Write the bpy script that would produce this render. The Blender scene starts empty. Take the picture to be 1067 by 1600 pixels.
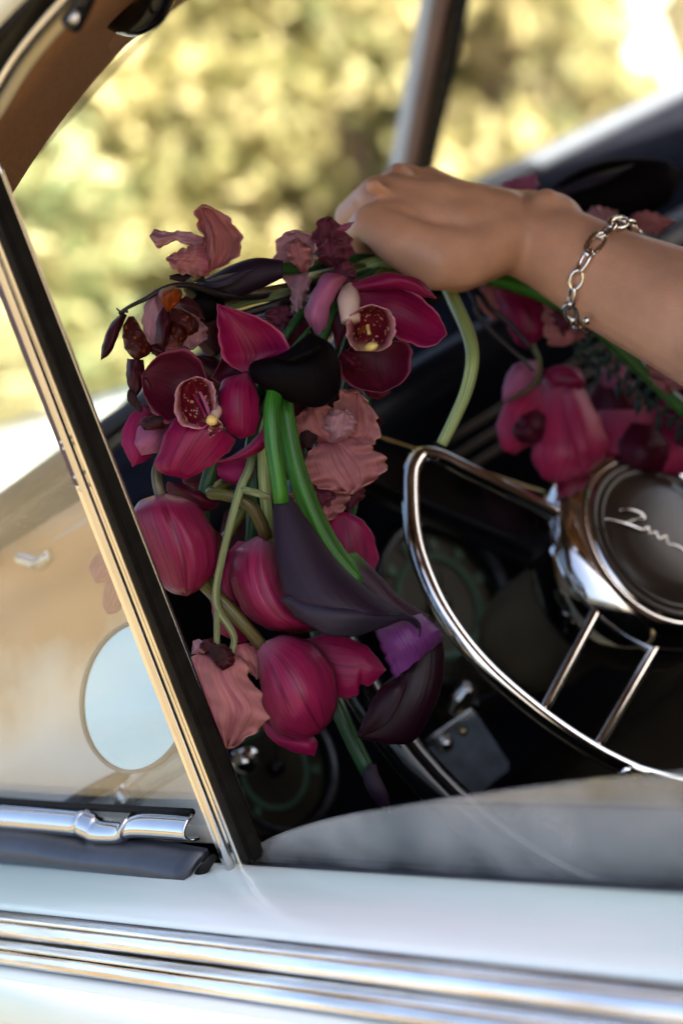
import bpy, bmesh, math, random
import numpy as np
from mathutils import Vector, Matrix
random.seed(7); rng = np.random.default_rng(7)
S = bpy.context.scene
COL = S.collection
# ------------------------------------------------------------------ camera
# world: -x = forward of the car, +y = across the car (away from the photographer), z up; driver's door skin lies on y = 0
FPX = 3111.0                                   # focal length in photo pixels (1067 px wide)
F_ = Vector((-.662, -.091, -.744)).normalized()
A_ = Vector((.659, .404, -.635)); A_ = (A_ - F_ * A_.dot(F_)).normalized()
U_ = A_.cross(F_).normalized()
CAM = Vector((0, -0.553, 1.42))
def c2w(v): return Vector((-v.dot(F_), v.dot(A_), v.dot(U_)))
RX, RY, RZ = c2w(Vector((1,0,0))), c2w(Vector((0,1,0))), c2w(Vector((0,0,1)))
cd = bpy.data.cameras.new('camera'); cam = bpy.data.objects.new('camera', cd); COL.objects.link(cam)
cam.matrix_world = Matrix(((RX.x,RY.x,RZ.x,CAM.x),(RX.y,RY.y,RZ.y,CAM.y),(RX.z,RY.z,RZ.z,CAM.z),(0,0,0,1)))
cd.sensor_fit = 'HORIZONTAL'; cd.sensor_width = 24; cd.lens = 24*FPX/1067
cd.clip_start = .05; cd.clip_end = 8000
cd.dof.use_dof = True; cd.dof.focus_distance = 1.05; cd.dof.aperture_fstop = 3.9
S.camera = cam
# ------------------------------------------------------------------ sky, sun, exposure
SUN_EL, SUN_AZ = 40, -22                       # degrees; azimuth: from behind the car, a little from the passenger side
sd = Vector((math.cos(math.radians(SUN_EL))*math.cos(math.radians(SUN_AZ)), -math.cos(math.radians(SUN_EL))*math.sin(math.radians(SUN_AZ)), math.sin(math.radians(SUN_EL))))
w = bpy.data.worlds.new('World'); S.world = w; w.use_nodes = True
nt = w.node_tree; sk = nt.nodes.new('ShaderNodeTexSky'); sk.sky_type = 'NISHITA'; sk.sun_disc = False
sk.sun_elevation = math.radians(SUN_EL); sk.sun_rotation = math.atan2(sd.x, sd.y); sk.dust_density = 5.0; sk.air_density = .8; sk.ozone_density = .5
nt.links.new(sk.outputs[0], nt.nodes['Background'].inputs[0]); nt.nodes['Background'].inputs[1].default_value = .10
sl = bpy.data.lights.new('sun', 'SUN'); sl.energy = 5.0; sl.angle = math.radians(.53); sl.color = (1, .9, .74)
so = bpy.data.objects.new('sun', sl); COL.objects.link(so); so.rotation_euler = sd.to_track_quat('Z', 'Y').to_euler(); so.location = sd*30
vs = S.view_settings; vs.view_transform = 'Standard'; vs.look = 'None'; vs.gamma = 1; vs.exposure = 2.6
S.render.engine = 'CYCLES'
S.cycles.max_bounces = 10; S.cycles.transparent_max_bounces = 12

# ------------------------------------------------------------------ pixel helpers (photo pixels -> points)
def ray(x, y): return c2w(Vector(((x-533.5)/FPX, -(y-800)/FPX, -1)))
def P(x, y, d): return CAM + ray(x, y)*d
def onY(x, y, Y): r = ray(x, y); return CAM + r*((Y-CAM.y)/r.y)
def onF(x, y, F): r = ray(x, y); return CAM + r*((-F-CAM.x)/r.x)
def depth(p): return -(p-CAM).dot(RZ)
def CW(f, y, u): return Vector((-f, y, CAM.z+u))         # car coordinates: forward, across, height above the lens
# ------------------------------------------------------------------ object helpers
def thing(name, label, cat, loc, group=None):
    o = bpy.data.objects.new(name, None); COL.objects.link(o); o.location = loc; o.empty_display_size = .02
    o['label'] = label; o['category'] = cat
    if group: o['group'] = group
    return o
def rootloc(o):
    v = Vector()
    while o is not None: v += o.location; o = o.parent
    return v
def link(name, me, mat, parent=None, smooth=True, solid=0, loc=None):
    o = bpy.data.objects.new(name, me); COL.objects.link(o)
    off = rootloc(parent) if parent is not None else (loc or Vector())
    if parent is not None: o.parent = parent
    else: o.location = off
    me.transform(Matrix.Translation(-off))
    if mat: me.materials.append(mat)
    if smooth: me.shade_smooth()
    if solid:
        m = o.modifiers.new('thickness', 'SOLIDIFY'); m.thickness = solid; m.offset = 0
    return o
def mesh(verts, faces, uv=None):
    me = bpy.data.meshes.new('m'); me.from_pydata([tuple(v) for v in verts], [], faces); me.update()
    if uv is not None:
        l = me.uv_layers.new(name='UVMap')
        idx = np.empty(len(me.loops), dtype=np.int32); me.loops.foreach_get('vertex_index', idx)
        l.data.foreach_set('uv', np.asarray(uv, dtype=np.float32)[idx].ravel())
    return me
def spl(pts, n, cols=None):
    p = [np.array(q, float) for q in pts]
    if len(p) == 2: return [p[0]+(p[1]-p[0])*i/(n-1) for i in range(n)]
    q = [2*p[0]-p[1]]+p+[2*p[-1]-p[-2]]
    t = [0]
    for i in range(1, len(p)): t.append(t[-1]+max(1e-6, np.linalg.norm(p[i][:2]-p[i-1][:2]))**.7)
    out = []
    for k in range(n):
        s = t[-1]*k/(n-1); i = 0
        while i < len(p)-2 and s > t[i+1]: i += 1
        u = (s-t[i])/(t[i+1]-t[i]); a, b, c, d = q[i], q[i+1], q[i+2], q[i+3]
        out.append(.5*(2*b+(c-a)*u+(2*a-5*b+4*c-d)*u*u+(3*b-a-3*c+d)*u**3))
    return out
def p3(pts): return [(q[0], q[1], q[2] if len(q) > 2 else 0) for q in pts]
def sheet(name, L, R, D, mat, parent, cup=0, curl=0, ruf=0, freq=4, wav=.6, nu=19, nv=31, thick=.0004, keel=0, ph=None, frill=1.1, crink=0):
    """a petal: outlined by its left and right edge (photo pixels, optional mm towards the lens), bulged by cup mm"""
    l, r = spl(p3(L), nv), spl(p3(R), nv)
    ws = [np.linalg.norm((l[i]-r[i])[:2]) for i in range(nv)]; wm = max(ws) or 1
    ph = random.random()*6 if ph is None else ph
    V, UV, Fc = [], [], []
    for j in range(nv):
        v = j/(nv-1); k = ws[j]/wm
        for i in range(nu):
            u = i/(nu-1); e = 2*u-1
            q = l[j]+(r[j]-l[j])*u
            z = q[2]+cup*(1-e*e)*k+curl*abs(e)**3*k - keel*math.exp(-(e/.12)**2)*k
            side = 0 if e < 0 else 2.1
            z += ruf*abs(e)**2*math.sin(6.28*freq*v+ph+side)*min(1, 3*v)
            z += ruf*.8*v**3*math.sin(6.28*freq*.6*u+ph*1.7)
            z += wav*(math.sin(5*v+3*e+ph)+.6*math.sin(9*v-4*e+2*ph))*min(1, k*1.5)
            z += crink*(math.sin(13*v+7*e+ph)*math.sin(11*e+2*ph)+.5*math.sin(27*v-9*e+3*ph))
            qx, qy = q[0], q[1]
            if frill and wm > 0:
                frill_ = frill*min(1, wm/75)
                f = frill_*abs(e)**3*(math.sin(6.28*(freq*1.15)*v+ph*2+side)+.45*math.sin(6.28*freq*2.3*v+ph*5+side))*min(1, 4*v)*min(1, 5*(1-v)); g_ = frill_*v**4*math.sin(6.28*freq*u+ph)
                ex = (r[j]-l[j])/(ws[j]+1e-6); qx += ex[0]*f*(1 if e > 0 else -1)-ex[1]*g_; qy += ex[1]*f*(1 if e > 0 else -1)+ex[0]*g_
            V.append(P(qx, qy, D-z/1000)); UV.append((u, v))
    for j in range(nv-1):
        for i in range(nu-1):
            a = j*nu+i; Fc.append((a, a+1, a+nu+1, a+nu))
    return link(name, mesh(V, Fc, UV), mat, parent, solid=thick)
def pod(name, L, R, D, mat, parent, bulge=.5, back=.5, n=22, nv=26):
    """a closed rounded body between two outlines"""
    l, r = spl(p3(L), nv), spl(p3(R), nv); V, UV, Fc = [], [], []
    for j in range(nv):
        c = (l[j]+r[j])/2; h = (r[j]-l[j])/2; wd = np.linalg.norm(h[:2])*1000*D/FPX
        for i in range(n):
            a = 2*math.pi*i/n; q = c-h*math.cos(a); s = math.sin(a)
            z = c[2]-h[2]*math.cos(a)+(s*wd*2*(bulge if s > 0 else back))
            V.append(P(q[0], q[1], D-z/1000)); UV.append((abs(((i/n)*2) % 2-1), j/(nv-1)))
    for j in range(nv-1):
        for i in range(n): Fc.append((j*n+i, j*n+(i+1) % n, (j+1)*n+(i+1) % n, (j+1)*n+i))
    Fc.append(tuple(range(n))); Fc.append(tuple(reversed(range((nv-1)*n, nv*n))))
    return link(name, mesh(V, Fc, UV), mat, parent)
def tubeW(name, W, radii, mat, parent, n=12, seg=None, loc=None):
    """a round tube through world points"""
    seg = seg or max(6, 7*len(W))
    c = [Vector(q[:3]) for q in spl([(*p, 0) for p in W], seg)] if len(W) > 2 else [W[0].lerp(W[1], i/(seg-1)) for i in range(seg)]
    rr = np.interp(np.linspace(0, 1, seg), np.linspace(0, 1, len(radii)), radii)
    V, UV, Fc = [], [], []; t0 = (c[1]-c[0]).normalized(); N = t0.orthogonal().normalized()
    for j in range(seg):
        t = (c[min(j+1, seg-1)]-c[max(j-1, 0)]).normalized(); N = (N-t*N.dot(t)).normalized(); B = t.cross(N)
        for i in range(n):
            a = 2*math.pi*i/n; V.append(c[j]+(N*math.cos(a)+B*math.sin(a))*rr[j]); UV.append((i/n, j/(seg-1)))
    for j in range(seg-1):
        for i in range(n): Fc.append((j*n+i, j*n+(i+1) % n, (j+1)*n+(i+1) % n, (j+1)*n+i))
    Fc.append(tuple(reversed(range(n)))); Fc.append(tuple(range((seg-1)*n, seg*n)))
    return link(name, mesh(V, Fc, UV), mat, parent, loc=loc)
def stem(name, pts, r, D, mat, parent, n=12):
    """a tube through photo pixels (x, y, mm towards the lens), radius in pixels"""
    r = r if isinstance(r, (list, tuple)) else [r]
    W = [P(x, y, D-z/1000) for x, y, z in p3(pts)]
    return tubeW(name, W, [q*D/FPX for q in (r if len(r) > 1 else r*2)], mat, parent, n)
def blob(name, x, y, z, D, r, mat, parent, sq=(1, 1, 1)):
    bm = bmesh.new(); bmesh.ops.create_icosphere(bm, subdivisions=2, radius=r*D/FPX); me = bpy.data.meshes.new('m')
    for v in bm.verts: v.co = Vector((v.co.x*sq[0], v.co.y*sq[1], v.co.z*sq[2]))*(1+.08*math.sin(40*v.co.x/r*3000+v.co.z*9000/r))
    bm.to_mesh(me); bm.free(); me.transform(Matrix.Translation(P(x, y, D-z/1000))); return link(name, me, mat, parent)
def bx(name, lo, hi, mat, parent, bev=.002, M=None, loc=None):
    bm = bmesh.new(); bmesh.ops.create_cube(bm, size=1)
    for v in bm.verts: v.co = Vector([lo[k]+(v.co[k]+.5)*(hi[k]-lo[k]) for k in range(3)])
    if bev: bmesh.ops.bevel(bm, geom=bm.edges[:], offset=bev, segments=2, affect='EDGES', profile=.5)
    me = bpy.data.meshes.new('m'); bm.to_mesh(me); bm.free()
    if M: me.transform(M)
    return link(name, me, mat, parent, smooth=False, loc=loc)
def extrude_x(name, prof, x0, x1, mat, parent, nx=2, closed=False, solid=0, bow=0, loc=None):
    """a (y, z) profile swept along the car"""
    V, Fc = [], []; m = len(prof)
    for i in range(nx):
        t = i/(nx-1); x = x0+(x1-x0)*t
        for (y, z) in prof: V.append((x, y+bow*math.sin(t*math.pi), z))
    for i in range(nx-1):
        for j in range(m if closed else m-1): a, b = i*m+j, i*m+(j+1) % m; Fc.append((a, a+m, b+m, b))
    if closed: Fc += [tuple(range(m)), tuple(reversed(range((nx-1)*m, nx*m)))]
    return link(name, mesh(V, Fc), mat, parent, solid=solid, loc=loc)
def slab(name, pts, off, mat, parent, bev=.001, smooth=False):
    """a flat polygon of world points given thickness by the vector off"""
    bm = bmesh.new(); vs_ = [bm.verts.new(p) for p in pts]; f = bm.faces.new(vs_)
    r = bmesh.ops.extrude_face_region(bm, geom=[f])
    for e in r['geom']:
        if isinstance(e, bmesh.types.BMVert): e.co += Vector(off)
    bmesh.ops.recalc_face_normals(bm, faces=bm.faces[:])
    if bev: bmesh.ops.bevel(bm, geom=bm.edges[:], offset=bev, segments=2, affect='EDGES')
    me = bpy.data.meshes.new('m'); bm.to_mesh(me); bm.free(); return link(name, me, mat, parent, smooth=smooth)
def ribbon(name, A, B, mat, parent, solid=.003, n=30, bulge=Vector((0,0,0)), nu=7):
    """a smooth curved strip between two rows of world points"""
    a, b = spl([(*p, 0) for p in A], n), spl([(*p, 0) for p in B], n); V, UV, Fc = [], [], []
    for j in range(n):
        for i in range(nu):
            u = i/(nu-1); V.append(Vector((a[j]+(b[j]-a[j])*u)[:3])+bulge*4*u*(1-u)); UV.append((u, j/(n-1)))
    for j in range(n-1):
        for i in range(nu-1): k = j*nu+i; Fc.append((k, k+1, k+nu+1, k+nu))
    return link(name, mesh(V, Fc, UV), mat, parent, solid=solid)
def revolve(name, prof, C, ax, mat, parent, n=64):
    """(radius, height) profile turned about an axis"""
    ax = ax.normalized(); e1 = ax.orthogonal().normalized(); e2 = ax.cross(e1); V, Fc = [], []; m = len(prof)
    for i in range(n):
        a = 2*math.pi*i/n; d = e1*math.cos(a)+e2*math.sin(a)
        for r, h in prof: V.append(C+d*r+ax*h)
    for i in range(n):
        for j in range(m-1): a = i*m+j; b = ((i+1) % n)*m+j; Fc.append((a, b, b+1, a+1))
    me = mesh(V, Fc); bm = bmesh.new(); bm.from_mesh(me); bmesh.ops.remove_doubles(bm, verts=bm.verts[:], dist=1e-6); bmesh.ops.recalc_face_normals(bm, faces=bm.faces[:]); bm.to_mesh(me); bm.free()
    return link(name, me, mat, parent)

# ------------------------------------------------------------------ materials
def newmat(name):
    m = bpy.data.materials.new(name); m.use_nodes = True; n = m.node_tree.nodes; return m, n, m.node_tree.links, n['Principled BSDF']
def plain(name, c, rough=.5, metal=0, spec=.5, noise=0, nscale=30, coat=0, bump=0, bscale=200, sub=0, subc=None):
    m, n, l, b = newmat(name)
    b.inputs['Base Color'].default_value = (*c, 1); b.inputs['Roughness'].default_value = rough; b.inputs['Metallic'].default_value = metal
    b.inputs['Specular IOR Level'].default_value = spec; b.inputs['Coat Weight'].default_value = coat; b.inputs['Coat Roughness'].default_value = .04
    if sub:
        b.inputs['Subsurface Weight'].default_value = sub; b.inputs['Subsurface Radius'].default_value = subc or (1, .35, .2); b.inputs['Subsurface Scale'].default_value = .006
    tc = n.new('ShaderNodeTexCoord')
    if noise:
        t = n.new('ShaderNodeTexNoise'); t.inputs['Scale'].default_value = nscale; t.inputs['Detail'].default_value = 6; l.new(tc.outputs['Object'], t.inputs['Vector'])
        r = n.new('ShaderNodeValToRGB'); r.color_ramp.elements[0].position = .3; r.color_ramp.elements[1].position = .7
        r.color_ramp.elements[0].color = (*[q*(1-noise) for q in c], 1); r.color_ramp.elements[1].color = (*[min(1, q*(1+noise)) for q in c], 1)
        l.new(t.outputs['Fac'], r.inputs[0]); l.new(r.outputs[0], b.inputs['Base Color'])
        mr = n.new('ShaderNodeMapRange'); mr.inputs[3].default_value = max(0, rough*.75); mr.inputs[4].default_value = min(1, rough*1.3+.02); l.new(t.outputs['Fac'], mr.inputs[0]); l.new(mr.outputs[0], b.inputs['Roughness'])
    if bump:
        t2 = n.new('ShaderNodeTexNoise'); t2.inputs['Scale'].default_value = bscale; t2.inputs['Detail'].default_value = 4; l.new(tc.outputs['Object'], t2.inputs['Vector'])
        bp = n.new('ShaderNodeBump'); bp.inputs['Strength'].default_value = bump; bp.inputs['Distance'].default_value = .001; l.new(t2.outputs['Fac'], bp.inputs['Height']); l.new(bp.outputs[0], b.inputs['Normal'])
    return m
def petal_mat(name, base, vein, edge, basec, rough=.42, veins=34, trans=.22, vstr=.6, edgew=.06, mid=.5, spots=None, coat=0, sheen=0, blotch=.3, spec=.22, edges=.5):
    """veined petal: u runs across, v from base to tip"""
    m, n, l, b = newmat(name); uv = n.new('ShaderNodeUVMap'); sep = n.new('ShaderNodeSeparateXYZ'); l.new(uv.outputs[0], sep.inputs[0])
    def math_(op, a, c=None):
        x = n.new('ShaderNodeMath'); x.operation = op
        for k, q in enumerate((a, c)):
            if q is None: continue
            if isinstance(q, (int, float)): x.inputs[k].default_value = q
            else: l.new(q, x.inputs[k])
        return x.outputs[0]
    def mix(f, a, c):
        x = n.new('ShaderNodeMix'); x.data_type = 'RGBA'
        if isinstance(f, (int, float)): x.inputs[0].default_value = f
        else: l.new(f, x.inputs[0])
        for k, q in ((6, a), (7, c)):
            if isinstance(q, tuple): x.inputs[k].default_value = (*q, 1)
            else: l.new(q, x.inputs[k])
        return x.outputs[2]
    def ramp(f, p0, p1):
        x = n.new('ShaderNodeMapRange'); x.interpolation_type = 'SMOOTHSTEP'; x.inputs[1].default_value = p0; x.inputs[2].default_value = p1; l.new(f, x.inputs[0]); return x.outputs[0]
    oi = n.new('ShaderNodeObjectInfo')
    mp = n.new('ShaderNodeCombineXYZ'); l.new(math_('MULTIPLY', sep.outputs[0], veins), mp.inputs[0]); l.new(math_('MULTIPLY', sep.outputs[1], 1.6), mp.inputs[1]); l.new(math_('MULTIPLY', oi.outputs['Random'], 50), mp.inputs[2])
    nz = n.new('ShaderNodeTexNoise'); nz.inputs['Scale'].default_value = 1; nz.inputs['Detail'].default_value = 3; nz.inputs['Distortion'].default_value = .25; l.new(mp.outputs[0], nz.inputs['Vector'])
    mp2 = n.new('ShaderNodeCombineXYZ'); l.new(math_('MULTIPLY', sep.outputs[0], veins*2.7), mp2.inputs[0]); l.new(math_('MULTIPLY', sep.outputs[1], 2.2), mp2.inputs[1]); l.new(math_('MULTIPLY', oi.outputs['Random'], 31), mp2.inputs[2])
    nf = n.new('ShaderNodeTexNoise'); nf.inputs['Scale'].default_value = 1; nf.inputs['Detail'].default_value = 2; nf.inputs['Distortion'].default_value = .3; l.new(mp2.outputs[0], nf.inputs['Vector'])
    vf = math_('MAXIMUM', ramp(nz.outputs['Fac'], .52, .66), math_('MULTIPLY', ramp(nf.outputs['Fac'], .5, .62), .55))
    tc = n.new('ShaderNodeTexCoord'); n2 = n.new('ShaderNodeTexNoise'); n2.inputs['Scale'].default_value = 45; n2.inputs['Detail'].default_value = 5; l.new(tc.outputs['Object'], n2.inputs['Vector'])
    n3 = n.new('ShaderNodeTexNoise'); n3.inputs['Scale'].default_value = 900; n3.inputs['Detail'].default_value = 2; l.new(tc.outputs['Object'], n3.inputs['Vector'])
    c = mix(math_('MULTIPLY', ramp(n2.outputs['Fac'], .35, .7), blotch), base, tuple(q*.45 for q in base))
    c = mix(math_('MULTIPLY', vf, vstr), c, vein)
    au = math_('ABSOLUTE', math_('SUBTRACT', sep.outputs[0], .5))
    c = mix(math_('MULTIPLY', math_('SUBTRACT', 1, ramp(au, .0, .03)), mid), c, vein)
    c = mix(math_('MULTIPLY', math_('SUBTRACT', 1, ramp(sep.outputs[1], .0, .28)), .8), c, basec)
    ed = math_('MAXIMUM', ramp(au, .5-edgew, .5), ramp(sep.outputs[1], 1-edgew*.7, 1))
    c = mix(math_('MULTIPLY', ed, edges), c, edge)
    if spots:
        vo = n.new('ShaderNodeTexNoise'); vo.inputs['Scale'].default_value = 420; vo.inputs['Detail'].default_value = 1; l.new(tc.outputs['Object'], vo.inputs['Vector'])
        c = mix(ramp(vo.outputs['Fac'], .62, .67), c, spots)
    l.new(c, b.inputs['Base Color']); b.inputs['Roughness'].default_value = rough; b.inputs['Specular IOR Level'].default_value = spec; b.inputs['Coat Weight'].default_value = coat; b.inputs['Sheen Weight'].default_value = sheen
    bp = n.new('ShaderNodeBump'); bp.inputs['Strength'].default_value = .35; bp.inputs['Distance'].default_value = .0006
    h = math_('ADD', math_('ADD', nz.outputs['Fac'], math_('MULTIPLY', nf.outputs['Fac'], .5)), math_('MULTIPLY', n3.outputs['Fac'], .35)); l.new(h, bp.inputs['Height']); l.new(bp.outputs[0], b.inputs['Normal'])
    if trans:
        tr = n.new('ShaderNodeBsdfTranslucent'); l.new(c, tr.inputs[0]); mx = n.new('ShaderNodeMixShader'); mx.inputs[0].default_value = trans
        l.new(b.outputs[0], mx.inputs[1]); l.new(tr.outputs[0], mx.inputs[2]); l.new(mx.outputs[0], n['Material Output'].inputs[0])
    return m
def stem_mat(name, c0, c1, rough=.35):
    """c0 at the start of the stem, c1 at its end"""
    m, n, l, b = newmat(name); uv = n.new('ShaderNodeUVMap'); sep = n.new('ShaderNodeSeparateXYZ'); l.new(uv.outputs[0], sep.inputs[0])
    tc = n.new('ShaderNodeTexCoord'); nz = n.new('ShaderNodeTexNoise'); nz.inputs['Scale'].default_value = 60; l.new(tc.outputs['Object'], nz.inputs['Vector'])
    ad = n.new('ShaderNodeMath'); ad.operation = 'MULTIPLY_ADD'; ad.inputs[1].default_value = .5; l.new(nz.outputs['Fac'], ad.inputs[0]); l.new(sep.outputs[1], ad.inputs[2])
    mr = n.new('ShaderNodeMapRange'); mr.inputs[1].default_value = .2; mr.inputs[2].default_value = 1.25; l.new(ad.outputs[0], mr.inputs[0])
    mx = n.new('ShaderNodeMix'); mx.data_type = 'RGBA'; mx.inputs[6].default_value = (*c0, 1); mx.inputs[7].default_value = (*c1, 1); l.new(mr.outputs[0], mx.inputs[0])
    cx = n.new('ShaderNodeMapping'); cx.inputs['Scale'].default_value = (26, 3, 1); l.new(uv.outputs[0], cx.inputs[0]); ns = n.new('ShaderNodeTexNoise'); ns.inputs['Scale'].default_value = 1; ns.inputs['Detail'].default_value = 4; l.new(cx.outputs[0], ns.inputs['Vector'])
    rs = n.new('ShaderNodeMapRange'); rs.inputs[1].default_value = .35; rs.inputs[2].default_value = .7; rs.inputs[3].default_value = .5; rs.inputs[4].default_value = 1.5; l.new(ns.outputs['Fac'], rs.inputs[0])
    vm = n.new('ShaderNodeVectorMath'); vm.operation = 'SCALE'; l.new(mx.outputs[2], vm.inputs[0]); l.new(rs.outputs[0], vm.inputs['Scale'])
    l.new(vm.outputs[0], b.inputs['Base Color']); b.inputs['Roughness'].default_value = rough; b.inputs['Specular IOR Level'].default_value = .35; b.inputs['Subsurface Weight'].default_value = .15; b.inputs['Subsurface Scale'].default_value = .003
    w = n.new('ShaderNodeTexWave'); w.bands_direction = 'X'; w.inputs['Scale'].default_value = 6; w.inputs['Distortion'].default_value = 2; l.new(uv.outputs[0], w.inputs[0])
    bp = n.new('ShaderNodeBump'); bp.inputs['Strength'].default_value = .2; bp.inputs['Distance'].default_value = .0005; l.new(w.outputs['Fac'], bp.inputs['Height']); l.new(bp.outputs[0], b.inputs['Normal'])
    return m
def glass_mat(name, tint, dust_veil, dcol, rough=.02, refl=1.0, dscale=12):
    """thin pane: clear, mirror-like by Fresnel, a dusty film that also paints in a reflected haze"""
    m, n, l, b = newmat(name); n.remove(b)
    tr = n.new('ShaderNodeBsdfTransparent'); tr.inputs[0].default_value = (*tint, 1); gl = n.new('ShaderNodeBsdfGlossy'); gl.inputs['Roughness'].default_value = rough
    fr = n.new('ShaderNodeFresnel'); ge = n.new('ShaderNodeNewGeometry'); io = n.new('ShaderNodeMapRange'); io.inputs[3].default_value = 1.5; io.inputs[4].default_value = 1/1.5
    l.new(ge.outputs['Backfacing'], io.inputs[0]); l.new(io.outputs[0], fr.inputs[0])     # both faces of a pane mirror alike
    mu = n.new('ShaderNodeMath'); mu.operation = 'MULTIPLY'; mu.inputs[1].default_value = refl; mu.use_clamp = True; l.new(fr.outputs[0], mu.inputs[0])
    m1 = n.new('ShaderNodeMixShader'); l.new(mu.outputs[0], m1.inputs[0]); l.new(tr.outputs[0], m1.inputs[1]); l.new(gl.outputs[0], m1.inputs[2])
    df = n.new('ShaderNodeBsdfDiffuse'); df.inputs[0].default_value = (*dcol, 1)
    tc = n.new('ShaderNodeTexCoord'); nz = n.new('ShaderNodeTexNoise'); nz.inputs['Scale'].default_value = dscale; nz.inputs['Detail'].default_value = 4; l.new(tc.outputs['Object'], nz.inputs['Vector'])
    mr = n.new('ShaderNodeMapRange'); mr.inputs[1].default_value = .35; mr.inputs[2].default_value = .75; mr.inputs[3].default_value = dust_veil*.16; mr.inputs[4].default_value = dust_veil; l.new(nz.outputs['Fac'], mr.inputs[0])
    m2 = n.new('ShaderNodeMixShader'); l.new(mr.outputs[0], m2.inputs[0]); l.new(m1.outputs[0], m2.inputs[1]); l.new(df.outputs[0], m2.inputs[2])
    l.new(m2.outputs[0], n['Material Output'].inputs[0]); return m
def paint_mat():
    m, n, l, b = newmat('mint_white_paint'); tc = n.new('ShaderNodeTexCoord'); mp = n.new('ShaderNodeMapping'); mp.inputs['Scale'].default_value = (1.6, 9, 14); l.new(tc.outputs['Object'], mp.inputs[0])
    nz = n.new('ShaderNodeTexNoise'); nz.inputs['Scale'].default_value = 1.8; nz.inputs['Detail'].default_value = 5; l.new(mp.outputs[0], nz.inputs['Vector'])
    r = n.new('ShaderNodeValToRGB'); r.color_ramp.elements[0].position = .38; r.color_ramp.elements[0].color = (.62,.73,.66,1); r.color_ramp.elements[1].position = .58; r.color_ramp.elements[1].color = (.80,.80,.755,1); l.new(nz.outputs['Fac'], r.inputs[0]); l.new(r.outputs[0], b.inputs['Base Color'])
    b.inputs['Roughness'].default_value = .35; b.inputs['Coat Weight'].default_value = .35; b.inputs['Coat Roughness'].default_value = .06
    bp = n.new('ShaderNodeBump'); bp.inputs['Strength'].default_value = .12; bp.inputs['Distance'].default_value = .004; l.new(nz.outputs['Fac'], bp.inputs['Height']); l.new(bp.outputs[0], b.inputs['Normal']); return m
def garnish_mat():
    m, n, l, b = newmat('tan_garnish_painted_glare'); uv = n.new('ShaderNodeUVMap'); sp = n.new('ShaderNodeSeparateXYZ'); l.new(uv.outputs[0], sp.inputs[0])
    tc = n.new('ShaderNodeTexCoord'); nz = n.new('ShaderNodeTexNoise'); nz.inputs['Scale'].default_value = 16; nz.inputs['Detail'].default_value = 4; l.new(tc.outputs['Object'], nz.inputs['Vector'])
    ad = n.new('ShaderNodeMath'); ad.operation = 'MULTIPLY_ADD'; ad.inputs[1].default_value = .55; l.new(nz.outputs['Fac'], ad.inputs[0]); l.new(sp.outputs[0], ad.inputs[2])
    r = n.new('ShaderNodeValToRGB'); e = r.color_ramp.elements; e[0].position = .25; e[0].color = (.52,.26,.09,1); e[1].position = 1.0; e[1].color = (.86,.82,.74,1); q = e.new(.62); q.color = (.58,.31,.11,1); q = e.new(.82); q.color = (.78,.66,.50,1)  # cream towards the foot paints a bright patch of light into the tan
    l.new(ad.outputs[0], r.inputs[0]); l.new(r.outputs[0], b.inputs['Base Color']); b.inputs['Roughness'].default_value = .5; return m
M = {}
M['chrome'] = plain('chrome', (.60,.58,.56), .07, 1, noise=.06, nscale=40)
def rib_mat():
    m, n, l, b = newmat('chrome_painted_reflections'); tc = n.new('ShaderNodeTexCoord'); mp = n.new('ShaderNodeMapping'); mp.inputs['Scale'].default_value = (5, 60, 60); l.new(tc.outputs['Object'], mp.inputs[0])
    nz = n.new('ShaderNodeTexNoise'); nz.inputs['Scale'].default_value = 2.2; nz.inputs['Detail'].default_value = 5; l.new(mp.outputs[0], nz.inputs['Vector'])
    b.inputs['Metallic'].default_value = 1; r = n.new('ShaderNodeValToRGB'); r.color_ramp.elements[0].position = .35; r.color_ramp.elements[0].color = (.62,.55,.48,1); r.color_ramp.elements[1].position = .6; r.color_ramp.elements[1].color = (.95,.93,.90,1)  # tan and white streaks paint broken reflections into the chrome colour
    l.new(nz.outputs['Fac'], r.inputs[0]); l.new(r.outputs[0], b.inputs['Base Color']); b.inputs['Roughness'].default_value = .24
    bp = n.new('ShaderNodeBump'); bp.inputs['Strength'].default_value = .5; bp.inputs['Distance'].default_value = .002; l.new(nz.outputs['Fac'], bp.inputs['Height']); l.new(bp.outputs[0], b.inputs['Normal']); return m
M['chrome_rib'] = rib_mat()
M['chrome_worn'] = plain('worn_chrome', (.8,.77,.72), .16, 1, noise=.1, nscale=25, bump=.12, bscale=90)
M['paint'] = paint_mat()
M['rubber'] = plain('black_rubber', (.007,.006,.005), .5, spec=.09, noise=.3, nscale=120, bump=.4, bscale=300)
M['seal'] = plain('blue_black_seal', (.028,.032,.045), .33, noise=.25, nscale=30, bump=.3, bscale=80)
M['plum_strip'] = plain('plum_weatherstrip', (.06,.03,.045), .5, noise=.4, nscale=120, bump=.6, bscale=400)
M['cloth'] = plain('tan_headliner_cloth', (.22,.115,.06), .9, noise=.15, nscale=300, bump=.6, bscale=1400, spec=.1)
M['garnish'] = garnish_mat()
M['black_gloss'] = plain('black_bakelite', (.004,.004,.005), .13, spec=.3)
M['black_metal'] = plain('black_metal', (.012,.012,.013), .3, noise=.3, nscale=60)
M['dash'] = plain('blue_black_dash_paint', (.006,.007,.012), .35, spec=.2, noise=.2, nscale=8)
M['dark'] = plain('dark_interior', (.008,.007,.006), .9, spec=.1, noise=.3, nscale=20)
M['column'] = plain('brown_column_paint', (.10,.075,.045), .32, noise=.15, nscale=30)
M['button'] = plain('smoked_brown_horn_button', (.035,.022,.014), .28, spec=.3, noise=.2, nscale=30)
M['gauge'] = plain('gauge_face', (.03,.026,.016), .5, spec=.2, noise=.25, nscale=60)
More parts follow.
